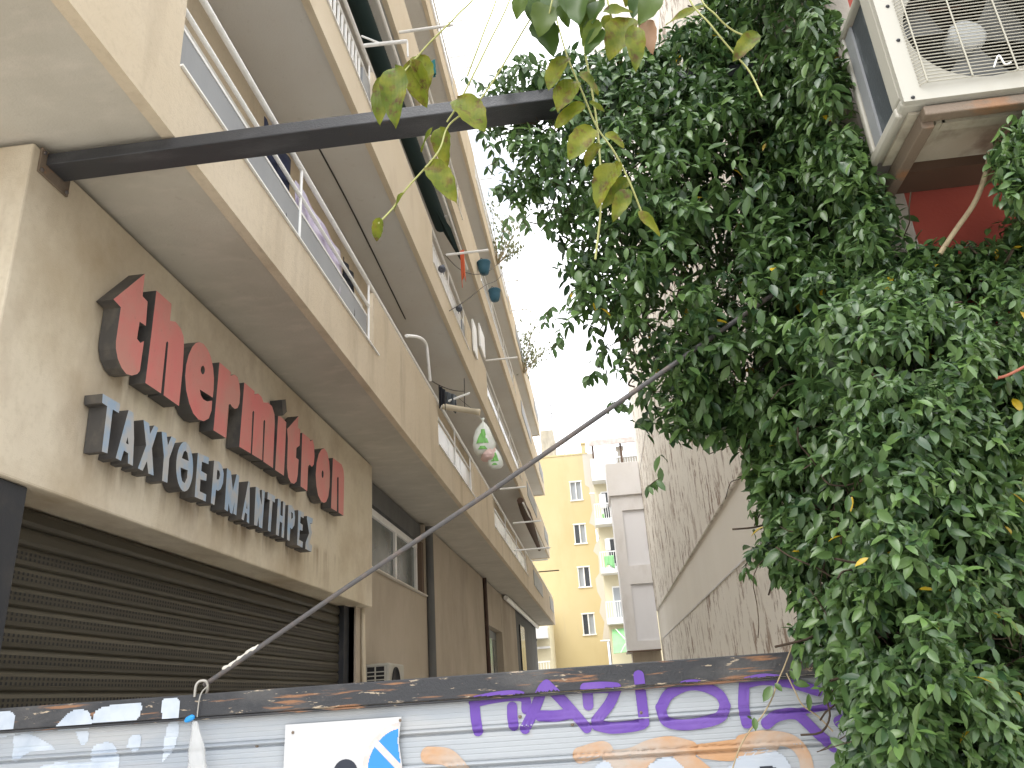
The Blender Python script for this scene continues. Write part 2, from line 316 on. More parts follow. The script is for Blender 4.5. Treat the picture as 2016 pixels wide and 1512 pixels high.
# ------------------------------------------------------------------ left apartment building
bl = thing('apartment_building', 'long cream apartment block with stacked balconies above a shuttered shop', 'building', (-2.92, 9.87, G))
XI, XO, XF = -2.92, -2.04, -2.77      # inner wall, balcony edge, shop fascia
ZB = [2.96, 5.95, 8.95, 11.95]
w_ = MB()
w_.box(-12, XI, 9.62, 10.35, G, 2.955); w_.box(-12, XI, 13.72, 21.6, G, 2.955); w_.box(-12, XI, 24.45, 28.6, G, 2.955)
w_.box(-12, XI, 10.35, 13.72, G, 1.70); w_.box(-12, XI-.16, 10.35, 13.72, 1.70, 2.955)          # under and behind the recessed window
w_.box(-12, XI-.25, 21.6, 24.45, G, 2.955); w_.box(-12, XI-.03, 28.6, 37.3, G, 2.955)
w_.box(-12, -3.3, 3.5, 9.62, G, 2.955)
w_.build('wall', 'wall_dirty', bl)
MB().box(XI-.30, XI-.005, 21.602, 24.448, 1.84, 2.95).build('wall', 'wall_dirty', bl)
MB().box(XI-.02, XI-.004, 28.62, 37.28, G, 2.94).build('end_wall', 'dark_render', bl)['label'] = 'dark grey rendered end wall'
u = MB()
for k, z in enumerate(ZB): u.box(-12, XI-.03, 2.6, 37.4, z+.2, (ZB[k+1]-.002 if k < 3 else 15.2))
u.build('upper_wall', 'plaster', bl)
# shop fascia with its return face at the corner
fa = MB(); fa.box(-12, XF, 3.22, 9.87, 1.15, 2.95); fa.build('shop_fascia', 'fascia_plaster', bl, .012)
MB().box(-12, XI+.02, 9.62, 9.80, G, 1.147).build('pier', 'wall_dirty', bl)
MB().box(-3.3, -2.80, 3.24, 3.64, G, 1.147).build('column', 'dark_metal', bl, .01)
# roller shutter: perforated slats
sh = MB(); zt, pitch = 1.14, .105; prof = []
z = zt
while z > G+.02:
    j = random.uniform(-.004, .003); prof += [(-3.06, z), (-3.045, z-.012), (-3.036+j, z-.03), (-3.036-j*.5, z-.075), (-3.045, z-.093)]; z -= pitch
prof.append((-3.06, G))
sh.add([(x, y, z) for x, z in prof for y in (3.64, 9.42)], [(2*i, 2*i+1, 2*i+3, 2*i+2) for i in range(len(prof)-1)], False)
shu = sh.build('roller_shutter', 'shutter_metal', bl)
hl = MB()
for row, zz in enumerate(np.arange(zt-.0525, G+.05, -pitch)):
    if row < 2 or row > 13: continue
    for dz in (.013, -.013):
        y = 3.72
        while y < 9.3:
            sz = .0075; hl.add([(-3.0305, y-sz, zz+dz-sz), (-3.0305, y+sz, zz+dz-sz), (-3.0305, y+sz, zz+dz+sz), (-3.0305, y-sz, zz+dz+sz)], [(0, 1, 2, 3)]); y += .036
hl.build('perforation', 'ac_dark', shu)['kind'] = 'stuff'
MB().box(-3.12, -2.98, 9.42, 9.615, G, 1.147).build('shutter_guide', 'dark_metal', bl, .006)
# recessed window of the ground floor
wf = MB()
for (y0, y1, z0, z1) in ((10.37, 13.70, 1.72, 1.80), (10.37, 13.70, 2.50, 2.60), (10.37, 10.45, 1.80, 2.50), (12.02, 12.12, 1.80, 2.50), (13.45, 13.55, 1.80, 2.50)):
    wf.box(XI-.155, XI-.09, y0, y1, z0, z1)
wo = wf.build('window', 'white_metal', bl, .006); wo['label'] = 'wide two pane window recessed under the balcony'
MB().box(XI-.15, XI-.13, 10.45, 12.02, 1.80, 2.50).box(XI-.15, XI-.13, 12.12, 13.45, 1.80, 2.50).build('pane', 'window_grey', wo)
MB().box(XI-.14, XI+.05, 10.36, 13.71, 1.703, 1.725).build('sill', 'pale_plaster', wo, .006)
MB().box(XI-.155, XI-.02, 13.56, 13.715, 1.73, 2.62).build('jamb', 'brown_frame', wo)
MB().box(XI-.155, XI-.06, 10.37, 13.715, 2.63, 2.94).build('lintel', 'dark_render', bl)
MB().tube([(XI+.06, 13.86, G), (XI+.06, 13.86, 2.93)], .07, 10).build('drain_pipe', 'dark_render', bl)
MB().tube([(XI+.05, 20.85, G), (XI+.05, 20.85, 2.95)], .05, 10).build('drain_pipe', 'pipe_brown', bl)
MB().tube(spline([(XI+.045, 9.93, G), (XI+.05, 9.95, -.3), (XI+.045, 9.86, .5), (XI+.04, 9.84, 1.14)]), .03, 8).build('drain_pipe', 'tube_beige', bl)['label'] = 'thin bent pale pipe beside the shutter'
dr = MB().box(XI-.24, XI-.19, 21.61, 24.44, G, 1.83).build('door', 'door_grey', bl)
for y in (21.9, 22.75, 23.6): MB().box(XI-.189, XI-.17, y, y+.65, -1.2, 1.6).build('door_panel', 'window_grey', dr)
MB().box(XI+.0, XI+.05, 29.6, 31.1, .9, 2.45).build('window', 'window_dark', bl)['label'] = 'narrow dark window in the end wall'
MB().tube([(XI+.12, 24.9, 2.88), (XI+.12, 36.9, 2.88)], .075, 10).build('awning_roll', 'white_metal', bl)['label'] = 'rolled pale awning under the first balcony'

def rail(m, y0, y1, z, r=.019, x=XO-.05): m.tube([(x, y0, z), (x, y1, z)], r, 6)
SOLID = [(.6, 3.3), (7.3, 10.72), (14.0, 16.85), (24.6, 37.5)]
OPEN = [(3.3, 7.3), (10.72, 14.0), (16.85, 24.6)]
KINDS = [['metal', 'glass', 'glass'], ['bars', 'bars', 'glass'], ['glass', 'bars', 'glass'], ['bars', 'glass', 'bars']]
for k, zb in enumerate(ZB):
    y_end = 37.5
    b = MB(); b.box(-12, XO, .6, y_end, zb+.03, zb+.22)                              # slab, soffit 3 cm above its drip edge
    bal = b.build('balcony', 'soffit' if k == 0 else 'soffit_grey', bl)
    pm = 'plaster' if k == 0 else 'tan_band'
    p = MB()
    for (y0, y1) in SOLID: p.box(XO-.07, XO+.003, y0, min(y1, y_end), zb, zb+1.12)
    for (y0, y1) in OPEN: p.box(XO-.07, XO+.003, y0, y1, zb, zb+.47)
    p.box(-12, XO-.11, y_end-.11, y_end+.003, zb+.001, zb+1.12)
    p.build('parapet', pm, bal)
    for (y0, y1) in OPEN: MB().box(XO-.115, XO+.02, y0+.004, y1+.18, zb+.472, zb+.486).build('sill_trim', 'white_metal', bal)
    rl = MB(); rail(rl, .7, y_end-.05, zb+1.245, .024)
    for (y0, y1) in OPEN: rail(rl, y0, y1, zb+.97, .018)
    for y in [1.2, 3.3, 5.3, 7.3, 9, 10.72, 12.4, 14, 15.4, 16.85, 19.4, 22, 24.6, 27, 29.5, 32, 34.5, 37.3]:
        rl.tube([(XO-.05, y, zb+.47 if any(a-.01 <= y <= c+.01 for a, c in OPEN) else zb+1.1), (XO-.05, y, zb+1.24)], .014, 6)
    rl.build('handrail', 'white_metal', bal)
    for (y0, y1), kd in zip(OPEN, KINDS[k]):
        if kd == 'metal': MB().box(XO-.075, XO-.055, y0, y1-.05, zb+.49, zb+.83).build('metal_panel', 'grey_panel', bal); MB().box(XO-.08, XO-.05, y0, y1-.05, zb+.831, zb+.85).build('panel_trim', 'white_metal', bal)
        elif kd == 'glass':
            g = MB(); n = max(2, round((y1-y0)/1.3)); d = (y1-y0)/n
            for i in range(n): g.box(XO-.07, XO-.058, y0+i*d+.02, y0+(i+1)*d-.02, zb+.50, zb+.92)
            g.build('glass_panel', 'frosted_glass', bal)
        else:
            g = MB(); y = y0+.08
            while y < y1-.35: g.box(XO-.062, XO-.04, y, y+.026, zb+.49, zb+.965); y += .125
            g.build('bar_railing', 'white_metal', bal)
            MB().box(XO-.09, XO-.03, y1-.33, y1-.02, zb+.49, zb+.9).build('end_panel', 'grey_panel', bal)
    for (y0, y1) in ((26.6, 30.4), (34.6, 36.9)): MB().box(XO+.004, XO+.022, y0, y1, zb+.45, zb+.95).build('inset_panel', 'grey_panel', bal)
    for i, y in enumerate((4.6, 8.4, 12.2, 18.0, 21.5, 27.0, 32.5)):                 # balcony doors behind
        f = MB(); z0 = zb+.225
        for (a, c, d, e) in ((y, y+1.5, z0+2.1, z0+2.18), (y, y+.07, z0, z0+2.1), (y+1.43, y+1.5, z0, z0+2.1), (y+.72, y+.79, z0, z0+2.1)): f.box(XI-.06, XI-.002, a, c, d, e)
        fo = f.build('balcony_door', 'white_metal', bal)
        MB().box(XI-.05, XI-.02, y+.07, y+.72, z0, z0+2.1).box(XI-.05, XI-.02, y+.79, y+1.43, z0, z0+2.1).build('pane', 'window_grey', fo)
# top storey parapet details: bent white frames standing out over the edge
for i, y in enumerate((13.2, 14.6, 17.6, 21.0, 24.4, 26.0, 28.5, 31.0)):
    x = XO+.02
    MB().tube([(x, y, 12.9), (x+.34, y, 12.9), (x+.34, y, 13.35), (x+.34, y, 13.9), (x-.02, y, 13.9)], .016, 6).build('edge_frame', 'white_metal', bal)
# green rolled awning below the third slab and the bar beside it
aw = thing('rolled_awning', 'long dark green awning rolled up under an upper balcony, with a white bar', 'awning', (-2.3, 7.5, 8.75))
MB().tube([(-2.36, 5.5, 8.62), (-2.30, 13.1, 8.62)], .13, 12).build('awning_cloth', 'awning_green', aw)
MB().tube([(-2.10, 5.5, 8.66), (-2.08, 14.8, 8.60)], .028, 8).build('front_bar', 'white_metal', aw)
for y in (6.4, 12.8): MB().tube([(-2.33, y, 8.94), (-2.33, y, 8.62), (-2.10, y, 8.65)], .018, 6).build('bracket', 'white_metal', aw)
MB().add([(-2.30, 12.0, 8.52), (-2.28, 13.1, 8.52), (-2.05, 14.3, 8.35), (-2.1, 13.0, 8.5)], [(0, 1, 2, 3)]).build('loose_flap', 'awning_green', aw)

# ------------------------------------------------------------------ raised sign letters, traced outlines on the fascia
XL = -2.655
def glyphs(parent, ox, oy, sc, items, face):
    for loops in items:
        L2 = []
        for l in loops:
            q = [at(ox+x/sc, oy+y/sc, X=XL) for x, y in l]; L2.append([(p.y, p.z) for p in q])
        o = MB().plate(L2, lambda u, v, d: (XL-d, u, v), .108, 0, 1).build('letter', [face, 'sign_side'], parent)
def smooth(l, n=3):
    return [(p.x, p.y) for p in spline([(x, y, 0) for x, y in l], n)]
def ell(cx, cy, rx, ry, n=20, tilt=0): return [(cx+rx*math.cos(a)+tilt*math.sin(a), cy+ry*math.sin(a)) for a in [2*math.pi*i/n for i in range(n)]]
rs = thing('shop_sign', 'upper row of large raised faded red lowercase letters on the cream fascia', 'sign', (XF, 6.3, 2.0))
glyphs(rs, 180, 530, 5.0385, [
    [[(218,298),(530,45),(508,268),(558,322),(540,562),(478,520),(453,690),(485,732),(522,712),(480,1010),(455,1040),(400,1055),(345,1038),(300,980),(262,890),(243,790),(243,720),(292,378),(262,345)]],
    [[(645,212),(795,345),(780,512),(835,522),(885,585),(914,670),(918,760),(905,1000),(868,1358),(716,1250),(763,728),(752,715),(741,730),(690,1232),(535,1128),(600,600)]],
    [[(1068,722),(1110,740),(1150,790),(1185,870),(1208,980),(1216,1080),(1212,1200),(1203,1274),(1075,1192),(1085,1250),(1110,1292),(1150,1312),(1198,1302),(1192,1400),(1165,1480),(1115,1508),(1060,1490),(1010,1430),(970,1330),(940,1200),(930,1060),(940,950),(965,850),(1000,770),(1035,732)], ell(1105, 1000, 20, 42)]], 'sign_red')
glyphs(rs, 400, 680, 4.2, [
    [[(135,140),(230,222),(228,250),(258,240),(285,262),(300,320),(306,400),(300,480),(285,518),(262,525),(240,508),(224,484),(212,490),(190,768),(85,702)]],
    [[(340,307),(425,380),(424,405),(455,398),(482,425),(500,472),(540,474),(570,503),(590,570),(592,650),(577,1015),(497,960),(513,625),(506,615),(499,628),(488,952),(404,900),(422,550),(415,540),(408,552),(393,893),(298,838)]],
    [[(620,582),(655,603),(688,636),(685,700),(668,1078),(595,1030)]],
    [[(694,692),(788,585),(783,680),(803,695),(798,828),(772,848),(768,928),(790,945),(782,1070),(772,1125),(752,1145),(725,1135),(703,1090),(694,1010),(700,770)]],
    [[(820,722),(885,775),(885,792),(905,780),(918,830),(921,920),(915,985),(900,1005),(880,985),(868,1000),(860,1205),(805,1165)]],
    [[(1000,850),(1025,885),(1042,960),(1048,1060),(1045,1170),(1035,1250),(1018,1292),(1000,1302),(975,1290),(950,1240),(936,1160),(930,1070),(938,970),(955,900),(975,862)], ell(988, 1065, 8, 32, 12)],
    [[(1073,930),(1125,970),(1145,985),(1160,1030),(1166,1100),(1160,1408),(1119,1382),(1120,1095),(1114,1085),(1108,1098),(1106,1374),(1057,1345)]]], 'sign_red')
glyphs(rs, 400, 680, 4.2, [[[(648,450),(682,446),(693,548),(662,580)]]], 'sign_side')
bs = thing('shop_sign', 'lower row of narrow raised blue grey capital letters under the red letters', 'sign', (XF, 5.8, 1.6))
glyphs(bs, 150, 760, 6.3, [
    [[(330,95),(545,222),(530,335),(455,290),(388,835),(318,812),(385,250),(322,208)]],
    [[(650,298),(712,332),(718,650),(702,990),(642,958),(645,835),(592,800),(555,928),(490,893)], [(638,632),(650,725),(618,708)]],
    [[(835,420),(905,465),(915,595),(968,488),(1018,520),(940,770),(960,1110),(895,1085),(878,930),(825,1052),(765,1020),(868,735)]],
    [[(1060,565),(1120,580),(1138,735),(1180,625),(1240,655),(1155,900),(1130,1200),(1065,1175),(1088,870)]],
    [ell(1345, 1000, 105, 308, 28), [(1312,895),(1335,815),(1358,800),(1380,830),(1395,930)], [(1295,1010),(1383,1045),(1375,1140),(1345,1205),(1315,1180),(1300,1110)]]], 'sign_blue')
glyphs(bs, 370, 890, 6.873, [
    [[(135,10),(285,75),(278,165),(190,130),(180,255),(255,300),(248,390),(170,370),(160,530),(248,575),(240,670),(92,605)]],
    [[(355,115),(420,130),(465,190),(485,290),(475,420),(445,500),(410,525),(380,510),(358,718),(310,690)], [(398,240),(425,255),(435,310),(420,370),(388,370)]],
    [[(530,218),(582,262),(608,520),(660,298),(695,322),(680,560),(655,858),(614,832),(632,670),(600,838),(570,820),(552,690),(540,805),(495,775)]],
    [[(818,395),(838,410),(835,700),(828,968),(796,945),(800,840),(775,815),(755,925),(725,905)], [(800,690),(803,770),(790,760)]],
    [[(918,470),(970,490),(975,600),(1000,720),(1002,510),(1042,525),(1005,1035),(960,1010),(955,880),(938,1000),(895,985)]],
    [[(1082,540),(1182,602),(1174,685),(1146,662),(1118,1080),(1082,1062),(1108,650),(1075,635)]],
    [[(1220,630),(1258,650),(1250,850),(1280,870),(1290,665),(1320,690),(1298,1165),(1265,1150),(1275,960),(1245,940),(1228,1135),(1190,1115)]],
    [[(1360,715),(1410,725),(1440,790),(1450,880),(1440,990),(1405,1045),(1385,1020),(1375,1205),(1340,1185)], [(1400,805),(1420,830),(1420,890),(1398,910)]],
    [[(1495,785),(1572,820),(1565,895),(1525,870),(1518,960),(1555,985),(1550,1065),(1515,1050),(1505,1185),(1555,1215),(1550,1295),(1478,1255)]],
    [[(1612,865),(1690,900),(1682,970),(1655,960),(1677,1095),(1645,1225),(1680,1270),(1670,1350),(1588,1310),(1592,1225),(1640,1100),(1610,900)]]], 'sign_blue')

# ------------------------------------------------------------------ things on the balconies
def cloth(name, label, mat, p0, p1, drop, cat='laundry', group=None, seed=0):
    p0, p1 = Vector(p0), Vector(p1); d = (p1-p0); nrm = d.cross(Vector((0, 0, 1))).normalized(); r = random.Random(seed)
    ph = r.random()*6; m = MB()
    def fn(u, v):
        p = p0+d*u; return p-Vector((0, 0, v*drop*(1+.18*math.sin(u*5+ph))))+nrm*(.035*math.sin(u*14+ph+v*2)*(.3+v))
    m.grid(fn, 14, 10); o = m.build(name, mat, loc=p0); s = o.modifiers.new('thickness', 'SOLIDIFY'); s.thickness = .006
    return tag(o, label, cat, group)
xl = XO-.10
cloth('hanging_jacket', 'dark navy jacket drying on the first balcony behind the grey panel', 'cloth_navy', (xl, 4.62, 4.19), (xl, 5.15, 4.19), .75, seed=1)
cloth('hanging_sheet', 'pale lilac sheet drying behind the grey panel of the first balcony', 'cloth_lilac', (xl, 5.3, 4.10), (xl, 6.45, 4.10), .6, seed=2)
cloth('hanging_trousers', 'black cloth at the far end of the grey balcony panel beside the pillar', 'cloth_black', (xl, 6.55, 4.10), (xl, 6.9, 4.10), .6, seed=3)
# clothes arm, rolled blind and shopping bags hung out past the first balcony
ar = thing('clothes_airer', 'white bracket arm with dark strings reaching out from the first balcony rail', 'clothes airer', (XO, 10.9, 4.2))
a0 = at(882, 790, X=XO); a1 = at(925, 774, Y=a0.y)
MB().tube([a0, a1], .02, 8).build('arm', 'white_metal', ar)
MB().tube([at(914, 745, Y=a0.y), at(915, 806, Y=a0.y)], .008, 6).build('upright', 'rope_dark', ar)
b0 = at(847, 748, X=XO); MB().tube(arc(b0, at(914, 770, Y=a0.y), .05), .007, 5).build('string', 'rope_dark', ar)
MB().tube(arc(at(898, 780, Y=a0.y), at(942, 815, Y=a0.y+.3), .0), .004, 5).build('string', 'rope_dark', ar)
cloth('black_rag', 'black rag hung over the strings of the drying arm, nearest the rail', 'cloth_black', at(863, 758, X=XO+.03), at(876, 768, X=XO+.12), .30, seed=4)
cloth('black_rag', 'larger grey black rag hung in the middle of the drying arm', 'ac_coil', at(876, 770, Y=a0.y), at(898, 778, Y=a0.y), .26, seed=5)
MB_ = MB(); t0 = at(872, 800, X=XO-.02); t1 = at(945, 812, Y=t0.y)
MB_.tube([t0, t0.lerp(t1, .9), t0.lerp(t1, .901), t1], [.045, .045, .05, .05], 12)
tag(MB_.build('rolled_blind', 'tube_beige', loc=t0), 'beige rolled blind sticking out of the balcony above the shopping bags', 'blind')
pz = thing('rail_pole', 'white bent pole rising from the first balcony rail', 'pole', (XO, 10.2, 4.2))
MB().tube(spline([at(800, 661, X=XO), at(824, 664, X=XO+.01), at(838, 676, X=XO+.02), at(842, 700, X=XO+.02), at(847, 750, X=XO)], 5), .022, 8).build('pole', 'white_metal', pz)
bag_y = t1.y
def bag(px, py, wpx, hpx, label, print_mat, seed, mat='bag_plastic'):
    y = bag_y; top = at(px, py-hpx*.5, Y=y); bot = at(px+2, py+hpx*.5, Y=y); h = (top-bot).length; r = (at(px+wpx/2, py, Y=y)-at(px-wpx/2, py, Y=y)).length/2
    rr = random.Random(seed); ph = [rr.random()*6 for _ in range(6)]
    prof = [(.03, 1.08), (.16, 1.12), (.10, 1.05), (.08, 1.0), (.30, .93), (.62, .78), (.85, .55), (1, .32), (.97, .14), (.70, .03), (.02, 0)]
    m = MB(); n = 24; vs = []
    for (q, hh) in prof:
        for j in range(n):
            a = 2*math.pi*j/n; k = 1+.10*math.sin(3*a+ph[0]+hh*4)+.06*math.sin(7*a+ph[1]-hh*9)+.04*math.sin(11*a+ph[2]+hh*13)
            vs.append((bot.x+(top.x-bot.x)*hh+q*r*k*math.cos(a), y+q*r*.8*k*math.sin(a), bot.z+h*hh))
    m.add(vs, [(i*n+j, i*n+(j+1) % n, (i+1)*n+(j+1) % n, (i+1)*n+j) for i in range(len(prof)-1) for j in range(n)], True)
    e = thing('shopping_bag', label, 'bag', top)
    m.build('bag', mat, e); g = MB()
    for (a0_, a1_, z0, z1) in ((4.15, 5.3, .30, .74), (4.3, 5.15, .12, .22)):                             # printed patch on the skin of the bag
        def fn(u, v, a0_=a0_, a1_=a1_, z0=z0, z1=z1):
            hh = z0+(z1-z0)*v; a = a0_+(a1_-a0_)*(.5+(u-.5)*(1-.55*v)); q = np.interp(hh, [0, .03, .14, .32, .55, .78, .93], [.02, .7, .97, 1, .85, .62, .3])
            k = (1+.10*math.sin(3*a+ph[0]+hh*4)+.06*math.sin(7*a+ph[1]-hh*9)+.04*math.sin(11*a+ph[2]+hh*13))*1.06
            return (bot.x+(top.x-bot.x)*hh+q*r*k*math.cos(a), y+q*r*.8*k*math.sin(a), bot.z+h*hh)
        g.grid(fn, 10, 8)
    g.build('print', print_mat, e); MB().tube([top+Vector((0, 0, .02)), at(px-12, py-hpx*.5-14, Y=y)], .004, 5).build('tie', 'rope_white', e)
bag(951, 864, 42, 66, 'whitish shopping bag with a green print, topmost and largest of the hanging bags', 'bag_green', 1)
bag(962, 891, 34, 34, 'pink tinged shopping bag squeezed between the two green printed bags', 'bag_pink', 2, 'bag_pink')
bag(974, 903, 28, 40, 'small shopping bag with green print, lowest of the hanging bags', 'bag_green', 3)
# further arms
def bar(px0, py0, dx, label, mat='white_metal', r=.022, X=XO, rise=0):
    p = at(px0, py0, X=X); q = Vector((p.x+dx, p.y, p.z+rise)); return tag(MB().tube([p, q], r, 8).build('clothes_pole', mat, loc=p), label, 'pole', 'bars reaching out from the balconies')
bar(984, 963, .62, 'short white bar just above the steel tie rod, out from the first balcony')
bar(1010, 1030, .75, 'pale bar with a wrapped awning end below the dark torn awning')
bar(1012, 1084, .95, 'white bar near the far end of the first balcony, upper of the low pair')
bar(1046, 1104, .55, 'long white bar at the far lower end of the first balcony, nearest the yellow building')
bar(1060, 1126, .75, 'brown bar at the far end of the first balcony, lowest of all', 'brown_frame')
bar(878, 502, .75, 'white bar carrying an orange rag, out from the second balcony')
bar(956, 710, .75, 'thin white bar out from the second balcony beyond the open window shutter')
bar(785, 64, .8, 'thick white bar out from the third balcony near the top of the picture')
bar(992, 555, .5, 'short bar of the top balcony against the sky, upper one'); bar(1003, 612, .6, 'short bar of the top balcony against the sky, lower one')
tw = thing('torn_awning', 'dark torn awning rolled along the underside of the second balcony near its far end', 'awning', at(1040, 1030, X=-2.0))
MB().tube([at(1024, 985, X=-2.02), at(1035, 1010, X=-2.0), at(1046, 1040, X=-2.0), at(1062, 1082, X=-2.0)], [.10, .16, .13, .06], 8).build('awning_cloth', 'dark_wood', tw)
MB().tube([at(1030, 990, X=-1.9), at(1072, 1082, X=-1.9)], .03, 6).build('front_bar', 'white_metal', tw)
cloth('orange_rag', 'long orange rag dangling from a white bar of the second balcony', 'cloth_orange', at(906, 494, Y=12.2), at(913, 492, Y=12.2), .62, seed=8)
cloth('teal_cloth', 'small teal cloth on the edge of the third balcony', 'cloth_teal', at(845, 122, X=XO+.03), at(857, 116, X=XO+.1), .35, seed=9)
rk = thing('drying_rack', 'white frame drying rack reaching out from the second balcony over the green awning', 'drying rack', at(715, 90, X=XO))
q0 = at(716, 90, X=XO); q1 = at(802, 81, Y=q0.y)
MB().tube([q0, q1], .022, 8).tube([at(712, 71, Y=q0.y), at(752, 87, Y=q0.y)], .012, 6).build('arm', 'white_metal', rk)
MB().tube([q1, at(803, 112, Y=q0.y)], .012, 6).build('end_post', 'white_metal', rk)
sh_ = thing('window_shutter', 'open white window sash standing out over the second balcony', 'shutter', at(938, 640, X=XO))
for (a, c) in (((928, 628), (938, 700)), ((941, 636), (953, 700))):
    p, q = at(*a, X=XO+.02), at(*c, X=XO+.02); MB().box(p.x, p.x+.03, p.y, q.y, q.z-.1, p.z).build('sash', 'white_metal', sh_)
for i, (px, py, lb) in enumerate(((953, 528, 'round blue pot hung outside the third balcony, upper of two'), (974, 582, 'round blue pot hung outside the third balcony, lower of two'))):
    p = at(px, py, X=XO+.16); t = thing('hanging_pot', lb, 'plant pot', p, 'blue pots hung on the balcony')
    MB().lathe(p-Vector((0, 0, .16)), [(.02, 0), (.10, .01), (.14, .14), (.15, .28), (.165, .29), (.165, .32), (.145, .32), (.14, .27), (.02, .26)], 16).build('pot', 'pot_blue', t)
    MB().tube([p+Vector((-.15, 0, .14)), p+Vector((-.06, 0, .28)), p+Vector((.1, 0, .15))], .01, 6).build('hook', 'rope_dark', t)
for i, (px, py, lb) in enumerate(((870, 537, 'grey pigeon perched on the second balcony sill, nearer bird'), (904, 614, 'dark pigeon perched on the second balcony sill, farther bird'))):
    p = at(px, py, X=XO+.03); m = MB()
    m.tube(spline([p+Vector((0, -.15, .03)), p+Vector((0, -.06, .05)), p+Vector((0, .04, .09)), p+Vector((0, .09, .15)), p+Vector((0, .12, .19)), p+Vector((0, .16, .185))], 4),
           [.01, .018, .028, .04, .05, .058, .062, .064, .062, .058, .05, .04, .034, .03, .03, .031, .03, .024, .012, .008, .004], 12)
    m.tube([p+Vector((.02, .02, .04)), p+Vector((.02, .02, -.02))], .006, 5).tube([p+Vector((-.02, .02, .04)), p+Vector((-.02, .02, -.02))], .006, 5)
    tag(m.build('pigeon', 'pigeon_grey', loc=p), lb, 'pigeon')
def cable(name, label, pts, r=.008, mat='rope_dark'): return tag(MB().tube(spline(pts, 6), r, 5).build(name, mat, loc=pts[0]), label, 'cable')
cable('cable', 'dark cable sagging from the second balcony rail to the upper blue pot', [at(876, 502, X=XO+.02), at(905, 530, X=XO+.05), at(935, 540, X=XO+.1), at(962, 534, X=XO+.1), at(985, 515, X=XO+.1)])
cable('cable', 'dark cable crossing from the second balcony up past the lower blue pot', [at(885, 612, X=XO+.03), at(920, 590, X=XO+.06), at(955, 562, X=XO+.1), at(985, 545, X=XO+.1), at(1005, 500, X=XO+.1)])
cable('cable', 'thin dark conduit line along the underside of the second balcony', [at(612, 262, Z=5.968), at(700, 428, Z=5.968), at(798, 628, Z=5.968)], .010)

def bush(name, label, base, size, n, leaf, mat='leaf_olive', seed=1):
    """small balcony shrub: stems and leaf-sized faces"""
    r = np.random.default_rng(seed); t = thing(name, label, 'plant', base); b = Vector(base); st = MB(); P = []; Nn = []
    for i in range(10):
        d = Vector((r.normal()*.5+.25, r.normal()*.5, .8+r.random()*.5)).normalized(); l = size*(.7+.6*r.random())
        pts = [b+d*l*q+Vector((r.normal(), r.normal(), 0))*.03*q for q in (0, .35, .7, 1)]; st.tube(pts, [.018, .013, .009, .004], 5)
        for k in range(n//10):
            q = .3+.75*r.random(); P.append(b+d*l*q+Vector(r.normal(size=3))*size*.10)
    st.build('stem', 'stem_pale', t); m = MB()
    for p in P:
        l = Vector(r.normal(size=3)); l.normalize(); w = l.orthogonal().normalized()*leaf*.28; l = l*leaf
        m.add([p, p+l*.5+w, p+l, p+l*.5-w], [(0, 1, 2, 3)], True)
    o = m.build('foliage', mat, t); at_ = o.data.attributes.new('tone', 'FLOAT', 'FACE'); at_.data.foreach_set('value', r.random(len(o.data.polygons)).astype(np.float32))
bush('balcony_shrub', 'loose pale shrub growing over the top balcony edge, nearer one', at(980, 520, X=XO+.05), 1.5, 520, .14, seed=3)
bush('balcony_shrub', 'loose pale shrub growing over the top balcony edge, farther one', at(1032, 735, X=XO+.05), 1.9, 520, .16, seed=4)

# small air conditioner on the ground floor wall
def ac_unit(name, label, x0, x1, y0, y1, z0, z1): pass
sa = thing('air_conditioner', 'small white air conditioner on the alley wall just above the gate', 'air conditioner', (-2.75, 10.4, .0))
MB().box(-2.90, -2.60, 10.0, 10.78, -.02, .50).build('casing', 'ac_white', sa, .02)
MB().box(-2.88, -2.64, 9.985, 9.998, .04, .46).build('coil_panel', 'ac_dark', sa)
lv = MB()
for z in np.arange(.08, .44, .045): lv.box(-2.87, -2.65, 9.972, 9.984, z, z+.012)
for x in (-2.88, -2.77, -2.65): lv.box(x, x+.014, 9.970, 9.984, .04, .46)
lv.build('louvre', 'ac_white', sa)
MB().lathe((-2.598, 10.33, .26), [(.20, 0), (.20, .012), (.185, .012), (.185, .002), (0.001, .002)], 24, Vector((1, 0, 0))).build('fan_opening', 'ac_dark', sa)

# ------------------------------------------------------------------ overhead beam and gate
YG = 3.4
ob = thing('overhead_beam', 'dark painted steel beam crossing overhead from the building into the vine', 'beam', (-2.76, 3.39, 2.868))
MB().box(-2.755, 1.186, 3.31, 3.47, 2.868, 2.942).build('beam', 'beam_paint', ob, .006)
MB().box(-2.769, -2.7555, 3.27, 3.52, 2.80, 2.955).build('wall_plate', 'bracket_rust', ob, .003)
bt_ = MB()
for (y, z) in ((3.29, 2.82), (3.50, 2.82), (3.29, 2.93), (3.50, 2.93)): bt_.lathe((-2.755, y, z), [(.012, 0), (.012, .008), (.001, .009)], 6, Vector((1, 0, 0)))
bt_.build('bolt', 'rod_steel', ob)
gt = thing('metal_gate', 'white slatted metal gate with a black rusted top rail and purple graffiti', 'gate', (-.8, YG, G))
RZ0, RZ1, RY = .012, .10, 3.365
rl = MB()
rl.box(-2.76, 1.25, RY, 3.445, RZ0, RZ1).box(-2.76, 1.25, RY+.005, 3.44, RZ0-.012, RZ0-.001)
rl.build('top_rail', 'gate_rail', gt, .005)
MB().box(-2.76, -2.70, RY+.01, 3.44, G, RZ0-.014).box(1.19, 1.25, RY+.01, 3.44, G, RZ0-.014).build('end_post', 'gate_rail', gt, .004)
PITCH = .1255; Z_TOP = RZ0-.012
